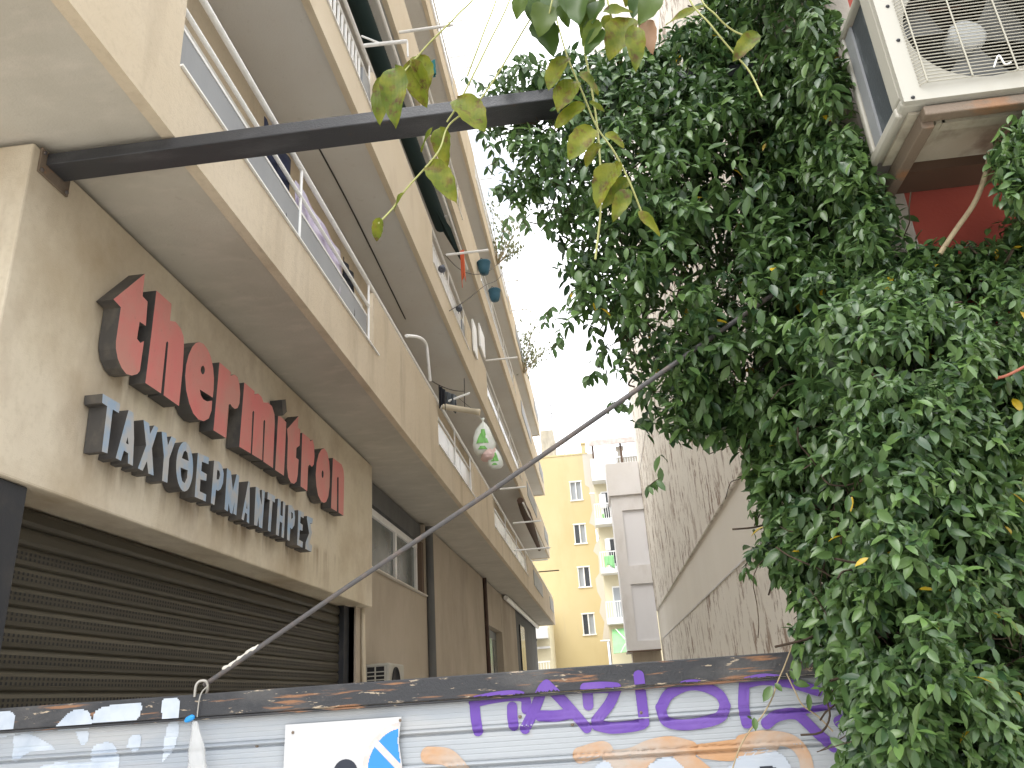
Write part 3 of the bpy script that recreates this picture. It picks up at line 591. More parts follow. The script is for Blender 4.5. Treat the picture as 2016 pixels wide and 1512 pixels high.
def slat_y(z):
    d = (Z_TOP-z)/PITCH; q = (d-.72) % 1.0                                  # seam position within a slat
    y = 3.398; f = (d*6.5) % 1.0
    if f < .16: y += .0022*math.sin(f/.16*math.pi)                           # fine pressed ribs
    if q < .05: y += .006*math.sin(q/.05*math.pi)                            # upper groove, rolled lip, lower groove
    elif q < .15: y -= .009*math.sin((q-.05)/.10*math.pi)
    elif q < .23: y += .011*math.sin((q-.15)/.08*math.pi)
    return y
zs = np.arange(Z_TOP, -1.5, -.002); sl = MB()
sl.add([(x, slat_y(z), z) for z in zs for x in (-2.70, -1.2, .2, 1.19)], [(4*i+j, 4*i+j+1, 4*i+j+5, 4*i+j+4) for i in range(len(zs)-1) for j in range(3)], True)
sl.build('slat_panel', 'gate_slat', gt)
_paint = [0]
def on_gate(x, z, lift): return (x, (RY if z > RZ0-.003 else slat_y(z))-lift, z)
def stroke(m, pts, wd, lift, taper=.6, sm=True):
    P = [at(px, py, Y=YG) for px, py in pts]; P = [Vector((p.x, 0, p.z)) for p in P]
    if sm and len(P) > 2: P = spline(P, 8)
    else: P = spline(P, 14)
    Q = [P[0]]
    for p in P[1:]:
        n = max(1, int((p-Q[-1]).length/.006)); a = Q[-1]
        for i in range(n): Q.append(a.lerp(p, (i+1)/n))
    nW = 10; vs = []
    e0 = (Q[min(4, len(Q)-1)]-Q[0]).normalized(); e1 = (Q[-1]-Q[max(-5, -len(Q))]).normalized(); ne = max(3, int(wd*.5/.003))
    Q = [Q[0]-e0*wd*.5*(1-i/ne) for i in range(ne)]+Q+[Q[-1]+e1*wd*.5*(i+1)/ne for i in range(ne)]
    for i, p in enumerate(Q):
        t = (Q[min(i+3, len(Q)-1)]-Q[max(i-3, 0)]).normalized(); nn = Vector((-t.z, 0, t.x)); e = min(i, len(Q)-1-i)/ne*.5
        hw = wd/2*(math.sqrt(max(0, 1-(1-min(1, e/.5))**2)) if e < .5 else 1)*(1+.04*math.sin(i*.13))+.0005
        for j in range(nW+1): vs.append(p+nn*hw*(j/nW*2-1))
    fs = []
    for i in range(len(Q)-1):
        for j in range(nW):
            f = (i*(nW+1)+j, i*(nW+1)+j+1, (i+1)*(nW+1)+j+1, (i+1)*(nW+1)+j); zz = [vs[k].z for k in f]
            if (max(zz) > RZ0-.003 and min(zz) < RZ0+.001): continue
            if max(zz) > RZ1-.006: continue
            fs.append(f)
    m.add([on_gate(v.x, v.z, lift) for v in vs], fs, True)
def blob(m, pts, lift):
    P = [at(px, py, Y=YG) for px, py in pts]; P = [(p.x, p.z) for p in P]
    P = [(q.x, q.y) for q in spline([(x, z, 0) for x, z in P+P[:1]], 5)][:-1]
    xs = [p[0] for p in P]; zs_ = [p[1] for p in P]; st = .006; nx = int((max(xs)-min(xs))/st)+1; nz_ = int((max(zs_)-min(zs_))/st)+1
    def inside(x, z):
        c = False; n = len(P)
        for i in range(n):
            (x1, z1), (x2, z2) = P[i], P[i-1]
            if (z1 > z) != (z2 > z) and x < (x2-x1)*(z-z1)/(z2-z1)+x1: c = not c
        return c
    for i in range(nx):
        for j in range(nz_):
            x, z = min(xs)+i*st, min(zs_)+j*st
            if not inside(x+st/2, z+st/2) or (z+st > RZ0-.003 and z < RZ0+.001) or z+st > RZ1-.004: continue
            m.add([on_gate(a, b, lift) for a, b in ((x, z), (x+st, z), (x+st, z+st), (x, z+st))], [(0, 1, 2, 3)], True)
def g5(l): return [(880+x/3.2516, 1290+y/3.2516) for x, y in l]
def g6(l): return [(1400+x/5.76, 1270+y/5.76) for x, y in l]
pu = MB(); W5 = .039
purple = [g5([(178,315),(185,400),(200,485)]), g5([(170,300),(300,272),(430,258),(500,275),(508,345)]), g5([(418,330),(420,400),(428,450)]),
          g5([(500,470),(560,350),(610,230),(640,190)]), g5([(640,190),(740,290),(830,390),(895,465)]), g5([(595,388),(700,388),(800,372)]),
          g5([(905,320),(898,215)]), g5([(885,212),(1000,205),(1085,210)]), g5([(1085,215),(1040,310),(955,420)]), g5([(955,445),(1050,465),(1180,455),(1250,440)]),
          g5([(1225,130),(1245,280),(1262,430)]),
          g5([(1372,330),(1420,250),(1530,195),(1640,200),(1740,250),(1780,320)]), g5([(1780,320),(1750,390),(1640,430),(1500,445),(1400,420),(1366,335)]),
          g6([(400,885),(365,690),(370,450)]), g6([(390,425),(600,390),(900,430),(1200,520)]), g6([(620,890),(750,800),(950,780),(1100,900),(1200,1000),(1380,1150)]),
          g6([(900,770),(1100,735),(1350,690)]), g6([(1540,755),(1700,820),(1850,890)]), g6([(1440,870),(1480,850)])]
for i, s in enumerate(purple): stroke(pu, s, W5*(.55 if i == 16 else 1), .0032+.0003*i)
pu.build('graffiti', 'spray_purple', gt)['label'] = 'purple spray painted letters'
for i, (s, wd) in enumerate([(g5([(850,640),(1000,600),(1050,650),(1180,640),(1300,590),(1430,570),(1560,600)]), .055), (g5([(1040,670),(1110,730),(1200,720),(1300,640)]), .05), (g5([(1500,650),(1600,720),(1700,800)]), .06),
        (g5([(1200,640),(1500,610),(1900,560)]), .03), (g6([(350,1100),(600,1050),(900,1090),(1050,1250),(1100,1500)]), .05), (g6([(-100,1200),(200,1230),(400,1180),(700,1120)]), .05), (g5([(-120,640),(0,650),(80,720),(140,800)]), .06)]):
    orp = MB(); stroke(orp, s, wd, .0022+.0002*i); orp.build('graffiti', 'spray_orange', gt)['label'] = 'faded orange spray paint band'
gp = MB(); blob(gp, g6([(180,1400),(330,1250),(520,1170),(700,1190),(850,1290),(930,1450),(930,1600),(180,1600)]), .0034); blob(gp, g5([(930,740),(990,680),(1040,690),(1070,760),(1060,860),(930,860)]), .0034); blob(gp, g5([(1290,700),(1400,650),(1480,680),(1560,790),(1560,860),(1280,860)]), .0036)
gp.build('graffiti', 'spray_grey', gt)['label'] = 'grey blue spray painted fillings'
bp = MB(); blob(bp, [(1482,1530),(1490,1514),(1508,1507),(1526,1512),(1538,1530)], .0045); bp.build('graffiti', 'spray_black', gt)['label'] = 'black spray painted spot'
wp = MB()
blob(wp, [(-30,1405),(35,1401),(38,1425),(30,1446),(-30,1450)], .0016); blob(wp, [(115,1439),(130,1418),(155,1398),(183,1400),(187,1430)], .0018); blob(wp, [(189,1432),(196,1405),(212,1392),(258,1385),(288,1386),(270,1423)], .0016)
blob(wp, [(328,1422),(329,1380),(350,1375),(362,1380),(358,1419)], .0018); blob(wp, [(30,1446),(50,1432),(66,1442)], .0016); blob(wp, [(68,1441),(85,1430),(106,1438)], .0018)
blob(wp, [(150,1440),(175,1440),(172,1462),(160,1465)], .0016); blob(wp, [(250,1470),(260,1448),(280,1450),(270,1480)], .0018); blob(wp, [(28,1450),(60,1445),(110,1475),(60,1480),(28,1500)], .0016); blob(wp, [(320,1500),(330,1430),(352,1425),(345,1470)], .0016)
blob(wp, [(180,1500),(185,1470),(220,1462),(235,1490),(228,1520),(190,1525)], .0018); blob(wp, [(70,1525),(90,1505),(160,1500),(215,1505),(190,1530)], .0021)
wp.build('graffiti', 'spray_white', gt)['label'] = 'pale bluish white spray patches'
bo = MB()
for (px, py) in ((1024, 1411), (1127, 1426), (505, 1469), (1262, 1403)):
    p = at(px, py, Y=YG); bo.lathe((p.x, slat_y(p.z)-.004, p.z), [(.001, -.004), (.006, -.003), (.007, .001)], 10, Vector((0, 1, 0)))
bo.build('bolt', 'bracket_rust', gt)
# parking plate screwed to the gate
ps = thing('parking_sign', 'white plate with part of a blue and faded red no parking disc, on the gate', 'sign', at(675, 1490, Y=3.37))
YP = 3.372; c_ = [at(px, py, Y=YP) for px, py in ((562, 1427), (790, 1411), (787, 1436), (785, 1460), (789, 1490), (796, 1540), (556, 1560))]
outl = [(p.x, p.z) for p in c_]
MB().plate([outl], lambda u, v, d: (u, YP+d, v), .003).build('plate', 'plate_white', ps)
cc = at(797, 1514, Y=YP); rO = (at(797, 1514, Y=YP)-at(713, 1520, Y=YP)).length; rI = rO*.87
def xr(z): return np.interp(-z, [-o[1] for o in outl[1:6]], [o[0] for o in outl[1:6]])-.003
def clipped(m, test, lift, st=.0035):
    n = int(rO/st)+2
    for i in range(-n, n):
        for j in range(-6, n):
            x, z = cc.x+i*st, cc.z+j*st
            if x+st < xr(z) and test(x-cc.x+st/2, z-cc.z+st/2): m.add([(a, YP-lift, b) for a, b in ((x, z), (x+st, z), (x+st, z+st), (x, z+st))], [(0, 1, 2, 3)])
dg = lambda x, z: abs((x+z*1.0)*.7071+.012) < .0125
m1 = MB(); clipped(m1, lambda x, z: math.hypot(x, z) < rI and not dg(x, z), .0012); m1.build('disc', 'plate_blue', ps)
m2 = MB(); clipped(m2, lambda x, z: rI <= math.hypot(x, z) < rO or (math.hypot(x, z) < rI and dg(x, z)), .0012); m2.build('ring', 'plate_pink', ps)
m3 = MB(); q = at(680, 1522, Y=YP); m3.lathe((q.x, YP-.0012, q.z), [(.0, 0), (.05, 0)], 24, Vector((0, 1, 0))); m3.build('emblem', 'spray_black', ps)
m4 = MB()
for (px, py) in ((577, 1442), (788, 1418)): p = at(px, py, Y=YP); m4.lathe((p.x, YP-.004, p.z), [(.001, -.002), (.005, -.001), (.006, .002)], 10, Vector((0, 1, 0)))
m4.build('screw', 'bracket_rust', ps)
# tie rod, hook wire, clear bag
tr = thing('tie_rod', 'long dark steel rod slanting up from the gate into the vine', 'rod', at(398, 1352, Y=YG))
r0 = at(402, 1349, Y=YG); r1 = at(1560, 553, Y=2.98)
MB().tube([r0, r0.lerp(r1, .25), r0.lerp(r1, .5)-Vector((0, 0, .012)), r0.lerp(r1, .75)-Vector((0, 0, .008)), r1], .0105, 8).build('rod', 'rod_steel', tr)
MB().tube([r0.lerp(r1, t)+Vector((random.uniform(-.004, .004), -.004, random.uniform(.006, .014))) for t in np.linspace(.033, .095, 14)], [.005, .009, .006, .010, .006, .005, .009, .006, .005, .008, .006, .010, .008, .003], 6).build('rope_wrap', 'rope_white', tr)
MB().tube(spline([at(383, 1372, Y=3.36), at(386, 1350, Y=3.36), at(394, 1341, Y=3.37), at(406, 1342, Y=3.38), at(409, 1355, Y=3.39), at(405, 1370, Y=3.40)], 6), .006, 6).tube(spline([at(410, 1350, Y=3.36), at(398, 1362, Y=3.355), at(392, 1380, Y=3.35), at(388, 1412, Y=3.35)], 6), .003, 6).build('hook_wire', 'wire_steel', tr)
cb = thing('plastic_sleeve', 'crumpled clear plastic sleeve with a blue clip hanging on the gate by a wire', 'plastic sleeve', at(385, 1430, Y=3.34))
tp, bt = at(383, 1420, Y=3.345), at(398, 1600, Y=3.345)
n = 20; vs_ = []
for i in range(13):
    h = i/12; c0 = tp.lerp(bt, h); rr = .010+.026*min(1, h*2.6)
    for j in range(n):
        a = 2*math.pi*j/n; k = 1+.16*math.sin(3*a+h*9)+.10*math.sin(5*a-h*15); vs_.append((c0.x+rr*k*math.cos(a), c0.y+rr*.45*k*math.sin(a), c0.z))
MB().add(vs_, [(i*n+j, i*n+(j+1) % n, (i+1)*n+(j+1) % n, (i+1)*n+j) for i in range(12) for j in range(n)], True).build('sleeve', 'clear_plastic', cb)
p = at(374, 1415, Y=3.335); MB().tube([p-Vector((.020, 0, .008)), p-Vector((.010, 0, .003)), p+Vector((.010, 0, .005)), p+Vector((.018, 0, .006))], [.006, .012, .012, .006], 10).build('clip', 'cap_blue', cb)

# ------------------------------------------------------------------ right: red shop corner with the air conditioner
rb = thing('shop_building', 'red painted shop corner half covered by the climbing vine', 'building', (1.2, 2.7, G))
MB().box(1.29, 7, 2.68, 4.3, G, 3.2).build('wall', 'red_wall', rb)
MB().box(1.19, 1.288, 2.66, 4.3, G, 3.2).build('corner_post', 'post_grey', rb, .006)
MB().box(1.15, 7.1, 2.60, 4.35, 3.202, 3.35).build('roof', 'post_grey', rb, .01)
AX0, AX1, AY0, AY1, AZ0, AZ1 = 1.14, 1.98, 2.19, 2.52, 1.705, 2.29
ac = thing('air_conditioner', 'large white air conditioner with a round fan grille on a rusty bracket', 'air conditioner', (1.56, 2.35, 1.7))
# casing: front plate with a round hole, top, back, base and side pillars round the open coil side
hx, hz, hr = 1.43, 1.985, .222
cs = MB()
cs.plate([[(AX0+.0, AZ0), (AX1, AZ0), (AX1, AZ1), (AX0, AZ1)], ell(hx, hz, hr, hr, 40)], lambda u, v, d: (u, AY0+d, v), .02)
cs.box(AX0, AX1, AY0+.021, AY1, AZ1-.02, AZ1).box(AX0, AX1, AY0+.021, AY1, AZ0, AZ0+.03).box(AX1-.02, AX1, AY0+.021, AY1, AZ0+.031, AZ1-.021)
cs.box(AX0, AX0+.02, AY0+.021, AY0+.095, AZ0+.031, AZ1-.021).box(AX0, AX0+.02, AY1-.028, AY1, AZ0+.031, AZ1-.021)
cs.box(AX0-.006, AX0+.016, AY0+.06, AY1, AZ0-.012, AZ0+.028)
cs.build('casing', 'ac_white', ac, .008)
MB().box(AX0+.022, AX0+.032, AY0+.10, AY1-.075, AZ0+.03, AZ1-.03).build('coil', 'ac_coil', ac)
MB().box(AX0+.012, AX0+.021, AY1-.09, AY1-.03, AZ0+.03, AZ1-.03).build('side_strip', 'grey_panel', ac)
MB().box(AX0+.04, AX1-.03, AY0+.22, AY0+.23, AZ0+.03, AZ1-.03).lathe((hx, AY0+.021, hz), [(hr, 0), (hr, .12)], 40, Vector((0, 1, 0))).build('fan_well', 'ac_dark', ac)
MB().lathe((hx, AY0+.05, hz), [(.001, -.012), (.05, -.01), (.062, 0), (.062, .05)], 24, Vector((0, 1, 0))).build('fan_hub', 'ac_hub', ac)
fb = MB()
for k in range(3):
    a0_ = R_(25+120*k)
    def blade(u, v, a0_=a0_):
        r = .058+.148*v; a = a0_+(u-.5)*R_(58)*(.75+.35*v); return (hx+r*math.cos(a), AY0+.095-.05*u, hz+r*math.sin(a))
    fb.grid(blade, 10, 8)
fb.build('fan', 'ac_fan', ac)
gr = MB(); gx0, gx1, gz0, gz1 = AX0+.06, AX1-.20, AZ0+.055, AZ1-.045
for z in np.arange(gz0, gz1, .0135): gr.tube([(gx0, AY0-.002, z), (gx0+.015, AY0-.014, z), (gx1-.015, AY0-.014, z), (gx1, AY0-.002, z)], .0019, 5)
for x in (hx-.21, hx-.07, hx+.07, hx+.21): gr.tube([(x, AY0-.018, gz0), (x, AY0-.018, gz1)], .003, 5)
gr.build('grille', 'ac_grille', ac)
sc = MB()
for (x, z) in ((AX0+.03, AZ0+.012), (AX0+.04, AZ0+.25), (AX0+.04, AZ0+.40)): sc.lathe((x, AY0-.003, z), [(.001, -.002), (.006, 0), (.007, .004)], 10, Vector((0, 1, 0)))
sc.build('screw', 'dark_metal', ac)
MB().tube(spline([(hx+.0, AY0-.02, gz0+.02), (hx+.02, AY0-.03, gz0+.055), (hx+.03, AY0-.028, gz0+.02), (hx+.055, AY0-.02, gz0+.03)], 5), .003, 5).build('wire_tie', 'white_metal', ac)
br = MB()
br.box(AX0+.06, AX1+.05, AY0+.015, AY0+.055, AZ0-.05, AZ0-.014).box(AX0+.06, AX0+.10, AY0+.056, 2.655, AZ0-.07, AZ0-.014).box(AX1-.1, AX1-.06, AY0+.056, 2.655, AZ0-.07, AZ0-.014)
br.build('bracket', 'bracket_rust', ac, .004)
MB().box(AX0+.03, AX1-.01, AY0+.056, AY1-.002, AZ0-.013, AZ0-.002).build('base_pan', 'ac_under', ac)
MB().box(AX0+.101, AX1-.101, AY1-.001, 2.655, AZ0-.05, AZ0-.001).build('shade_board', 'dark_wood', ac)  # added board, its dark brown stands in for the shade between unit and wall
MB().box(AX0+.15, AX1-.2, AY0+.10, AY0+.14, AZ0-.028, AZ0-.014).box(AX0+.13, AX0+.16, AY0+.10, AY1-.08, AZ0-.026, AZ0-.0135).build('base_rib', 'ac_under', ac)

# ------------------------------------------------------------------ right party wall and the blocks at the end of the alley
XR = 2.5
pw = thing('party_wall_building', 'tall blind grey wall streaked with brown grime on the right of the alley', 'building', (XR+2, 20, G))
MB().box(XR-.04, 9, 4.4, 36.3, 3.13, 31.5).box(XR, 9, 4.4, 36.28, G, 3.128).build('wall', 'streaked_wall', pw)
MB().box(XR-.052, XR-.042, 4.4, 36.3, 9.2, 9.24).build('seam', 'grey_block', pw)
MB().box(XR-.012, XR-.002, 4.4, 36.27, 1.90, 1.93).build('seam', 'grey_block', pw)
gb = thing('grey_block', 'narrow grey block with two recessed panels standing out past the streaked wall', 'building', (1.8, 36.5, G))
x0, x1 = 1.03, 2.45; Y0 = 36.0
pts = dict(top=at(1200, 915, Y=Y0).z, band=at(1200, 978, Y=Y0).z, bot=at(1260, 1280, Y=Y0).z)
zz = lambda py, px=1240: at(px, py, Y=Y0).z
pt = [(zz(1003, 1250), zz(1112, 1262)), (zz(1148, 1272), zz(1260, 1285))]
gm = MB(); gm.box(x0, x1, Y0+.12, Y0+2.2, pts['bot'], pts['top'])
lx = 1.48                                                                      # recesses run from here to the party wall
gm.box(x0, lx, Y0, Y0+.119, pts['bot'], pts['band']); zc = [pts['band'], *pt[0], *pt[1], pts['bot']]
for a, c in ((zc[0], zc[1]), (zc[2], zc[3]), (zc[4], zc[5])): gm.box(lx+.0005, x1, Y0, Y0+.119, c, a)
gm.build('wall', 'grey_block', gb)
MB().box(x0-.08, x1, Y0-.10, Y0+2.25, pts['band']+.002, pts['top']+.03).build('cornice', 'grey_block', gb, .02)
for (a, c) in pt: MB().box(lx+.0005, x1, Y0+.085, Y0+.118, c, a).build('recessed_panel', 'grey_inset', gb)
MB().box(x0+.2, 2.46, Y0+.6, Y0+2.1, G, pts['bot']-.002).build('base_wall', 'wall_dirty', gb)
MB().box(x0-.02, x1, Y0-.02, Y0+2.2, pts['bot']-.05, pts['bot']-.003).build('lower_ledge', 'brown_frame', gb)
# yellow block
YY = 55.0
P = lambda px, py, Y=YY: at(px, py, Y=Y)
yb = thing('apartment_building', 'plain yellow apartment block with four small windows in a column', 'building', (-2, YY, G))
xl_, xr_ = P(1030, 1000).x, P(1168, 1000).x; zt_ = P(1110, 898).z
wys = [(1122, 953, 1145, 980), (1129, 1036, 1154, 1066), (1140, 1121, 1165, 1150), (1148, 1213, 1173, 1244)]
wr = [(P((a+c)/2, (b+d)/2).z+.72, P((a+c)/2, (b+d)/2).z-.72) for a, b, c, d in wys]; wx = -.78; ww = .84
ym = MB(); ym.box(xl_, wx-ww/2, YY, YY+8, G, zt_); ym.box(wx+ww/2, xr_, YY, YY+8, G, zt_)
edges = [zt_]+[q for w2 in wr for q in w2]+[G]
for a, c in zip(edges[0::2], edges[1::2]): ym.box(wx-ww/2+.0005, wx+ww/2-.0005, YY+.0006, YY+8, c, a)
ym.build('wall', 'yellow_plaster', yb)
for i, (a, c) in enumerate(wr):
    f = MB(); t = .07; l, r = wx-ww/2, wx+ww/2
    f.box(l-.03, r+.03, YY-.02, YY+.16, a-.08, a).box(l-.05, r+.05, YY-.06, YY+.16, c, c+.08).box(l, l+t, YY+.02, YY+.15, c+.081, a-.081).box(r-t, r, YY+.02, YY+.15, c+.081, a-.081).box((l+r)/2-.04, (l+r)/2+.04, YY+.02, YY+.15, c+.081, a-.081)
    fo = f.build('window', 'white_metal', yb)
    MB().box(l+t, wx-.04, YY+.13, YY+.15, c+.08, a-.08).build('pane', 'window_dark' if i in (1, 3) else 'curtain', fo); MB().box(wx+.04, r-t, YY+.13, YY+.15, c+.08, a-.08).build('pane', 'curtain' if i != 2 else 'window_dark', fo)
# pale patched strip on the yellow wall
st = MB()
outline = [(1146,893),(1168,893),(1176,960),(1182,1030),(1190,1100),(1196,1180),(1203,1262),(1186,1263),(1190,1225),(1180,1205),(1184,1180),(1176,1165),(1172,1140),(1180,1128),(1178,1095),(1168,1085),(1172,1072),(1180,1060),(1170,1035),(1160,1030),(1166,1005),(1160,960),(1152,955)]
ol = [(P(*q).x, P(*q).z) for q in outline]
st.plate([ol], lambda u_, v_, d: (u_, YY-.012+d, v_), .01).build('patched_plaster', 'pale_plaster', yb)
tw0, tw1 = P(1064, 870).x, P(1090, 870).x
MB().box(tw0, tw1, YY+.6, YY+4, zt_-.01, P(1078, 842).z).build('stair_tower', 'concrete_old', yb)
MB().box(P(1096, 885).x, P(1128, 885).x, YY+2, YY+3, zt_, P(1110, 882).z).build('brick_stub', 'brick', yb)
MB().box(P(1144, 880).x, P(1152, 880).x, YY+.3, YY+.7, zt_, P(1148, 872).z).box(P(1143, 880).x, P(1153, 880).x, YY+.25, YY+.75, P(1148, 872).z+.002, P(1148, 869).z).build('chimney', 'yellow_plaster', yb)
MB().box(xl_, xr_, YY-.03, YY+.2, zt_+.002, zt_+.12).build('parapet_cap', 'yellow_plaster', yb)
an = thing('antenna', 'thin television antenna on the roof of the yellow block', 'antenna', P(1087, 842, YY+1))
q0, q1 = P(1090, 900, YY+1), P(1084, 790, YY+1)
MB().tube([q0, q1], .035, 6).build('mast', 'rod_steel', an)
e_ = MB()
for py in (798, 806, 815): c0 = P(1085, py, YY+1); e_.tube([c0-Vector((.36, 0, .02)), c0+Vector((.36, 0, .06))], .022, 5)
e_.tube([P(1078, 802, YY+1), P(1079, 822, YY+1)], .02, 5).tube([P(1092, 800, YY+1), P(1093, 820, YY+1)], .02, 5).build('element', 'rod_steel', an)
for i, (px, py, lb) in enumerate(((1100, 868, 'white satellite dish beside the stained stair tower, left one'), (1110, 873, 'white satellite dish on the yellow roof, right one'))):
    c0 = P(px, py, YY+1); dd = thing('satellite_dish', lb, 'satellite dish', c0, 'satellite dishes on the yellow roof')
    MB().lathe(c0, [(.001, .0), (.15, .02), (.26, .07), (.34, .14), (.33, .16), (.001, .03)], 18, Vector((.5, -.8, .35))).build('dish', 'white_paint', dd)
    MB().tube([c0, c0-Vector((0, -.1, 1.2))], .03, 6).build('mast', 'rod_steel', dd)
# cream block with balconies between yellow and grey blocks
YC = 53.0
cbk = thing('apartment_building', 'cream apartment block with stacked small balconies and a tiled roof terrace', 'building', (1.5, YC, G))
cx0 = P(1168, 1000, YC).x; zc = lambda px, py: at(px, py, Y=YC-1).z
cm = MB(); cm.box(cx0+.2, 5.5, YC, YC+8, G, zc(1180, 935)); cm.build('wall', 'cream_wall', cbk)
MB().box(cx0+.1, 5.6, YC+2.0, YC+8, zc(1180, 935)+.003, zc(1180, 880)).build('terrace_wall', 'pale_plaster', cbk)
lev = [(1030, 990, 'bar'), (1126, 1085, 'bar'), (1226, 1185, 'bar')]
for i, (py, pt_, kd) in enumerate(lev):
    pxl = 1172+(py-1030)*.118
    a = at(pxl, py, Y=YC-1.1); b2 = at(pxl+60, py, Y=YC-1.1)
    bo_ = MB().box(a.x, a.x+2.6, YC-1.1, YC-.001, a.z-.10, a.z+.28).build('balcony', 'white_paint', cbk)
    r2 = MB(); 
    for x in np.arange(a.x+.05, a.x+2.5, .14): r2.box(x, x+.03, YC-1.08, YC-1.05, a.z+.28, a.z+1.22)
    r2.box(a.x+.02, a.x+2.55, YC-1.09, YC-1.04, a.z+1.222, a.z+1.28).box(a.x+.02, a.x+.06, YC-1.04, YC-.1, a.z+1.222, a.z+1.28)
    for y in np.arange(YC-1.0, YC-.1, .14): r2.box(a.x+.025, a.x+.05, y, y+.03, a.z+.28, a.z+1.22)
    r2.build('railing', 'white_metal', bo_)
    wd_ = MB().box(a.x+.55, a.x+1.6, YC-.03, YC-.002, a.z+.285, a.z+2.3).build('balcony_door', 'white_metal', bo_)
    MB().box(a.x+.62, a.x+1.05, YC-.04, YC-.031, a.z+.35, a.z+2.2).box(a.x+1.1, a.x+1.53, YC-.04, YC-.031, a.z+.35, a.z+2.2).build('pane', 'window_dark' if i != 2 else 'curtain', wd_)
a = at(1166, 945, Y=YC-1.1)
tb = MB().box(a.x, a.x+1.75, YC-1.1, YC+.3, a.z-.05, a.z+1.45).build('terrace_balcony', 'white_paint', cbk)
r2 = MB()
for x in np.arange(a.x+1.8, a.x+3.6, .17): r2.box(x, x+.05, YC-.6, YC-.5, a.z+.75, a.z+1.5)
r2.box(a.x+1.76, a.x+3.6, YC-.65, YC-.45, a.z+1.502, a.z+1.6).box(a.x+1.76, a.x+3.6, YC-.65, YC-.45, a.z+.5, a.z+.748).build('balustrade', 'white_paint', cbk)
MB().box(P(1218, 880, YC).x-.14, P(1218, 880, YC).x+.2, YC-.3, YC+.1, a.z+1.4, P(1218, 887, YC).z).box(P(1218, 880, YC).x-.22, P(1218, 880, YC).x+.28, YC-.38, YC+.18, P(1218, 887, YC).z+.002, P(1218, 883, YC).z+.05).build('chimney', 'pale_plaster', cbk)
rz = P(1160, 873, YC).z; rf = MB()
xa, xb = P(1160, 873, YC).x, 5.2
def tile(u_, v_):
    x = xa+(xb-xa)*u_; return (x, YC-.9+3.2*v_, rz-.05+1.5*v_+.06*abs(math.sin(x*9)))
rf.grid(tile, 180, 6, False); rf.box(xa-.05, xb, YC-.92, YC-.8, rz-.45, rz-.07).build('tiled_roof', ['roof_tile'], cbk)
for x in (xa+.12, xa+2.0, xa+3.1): MB().box(x, x+.13, YC-.7, YC-.57, zc(1180, 935), rz-.3).build('roof_post', 'dark_wood', cbk)
MB().box(xa+1.1, xa+1.9, YC+1.97, YC+1.999, zc(1180, 935)+.2, rz-.7).build('window', 'window_dark', cbk)
MB().tube([P(1168, 905, YY-.2), P(1172, 960, YY-.2), P(1207, 1305, YY-.2)], .05, 6).build('drain_pipe', 'rod_steel', cbk)
tag(MB().box(at(1180, 985, Y=YC-.5).x, at(1193, 985, Y=YC-.5).x, YC-.6, YC-.2, at(1180, 1000, Y=YC-.5).z, at(1180, 973, Y=YC-.5).z).build('water_heater', 'white_paint', bevel=.04), 'white boiler on the upper cream balcony', 'boiler')
tag(MB().box(at(1190, 1060, Y=YC-.5).x, at(1200, 1060, Y=YC-.5).x, YC-.6, YC-.2, at(1180, 1085, Y=YC-.5).z, at(1180, 1062, Y=YC-.5).z).build('water_heater', 'white_paint', bevel=.04), 'white boiler on the middle cream balcony', 'boiler')
cloth('green_towel', 'green towel hung on the middle cream balcony railing', 'awning_mint', at(1189, 1095, Y=YC-1.14), at(1208, 1093, Y=YC-1.14), .7, seed=12)
cloth('yellow_towel', 'small green and yellow cloths on the upper cream balcony railing', 'bag_green', at(1184, 1012, Y=YC-.95), at(1190, 1011, Y=YC-.95), .4, seed=13)
cloth('white_towel', 'white towel hanging beside the green towel on the middle cream balcony', 'white_paint', at(1200, 1110, Y=YC-.95), at(1212, 1109, Y=YC-.95), .5, seed=14)
mint = thing('mint_awning', 'mint green awning let down over the lowest cream balcony', 'awning', at(1210, 1240, Y=YC-1.3))
q = [at(1205, 1240, Y=YC-.7), at(1238, 1236, Y=YC-.7), at(1240, 1283, Y=YC-1.6), at(1208, 1287, Y=YC-1.6)]
mm = MB().add(q, [(0, 1, 2, 3)]).build('cloth', 'awning_mint', mint); sf = mm.modifiers.new('thickness', 'SOLIDIFY'); sf.thickness = .03
MB().tube([at(1212, 1238, Y=YC-.9), at(1234, 1262, Y=YC-1.8)], .03, 5).tube([at(1234, 1262, Y=YC-1.8), at(1222, 1285, Y=YC-1.75)], .03, 5).build('arm', 'white_metal', mint)
for (px, py, d, lb) in ((1160, 972, 26, 'white pole out over the alley beside the highest yellow window'), (1182, 1262, 24, 'white pole out from the pale patch at the lowest level')):
    p0, p1 = P(px, py, YY-.6), P(px+d, py-1, YY-.6); tag(MB().tube([p0, p1], .06, 8).build('white_pole', 'white_metal', loc=p0), lb, 'pole')
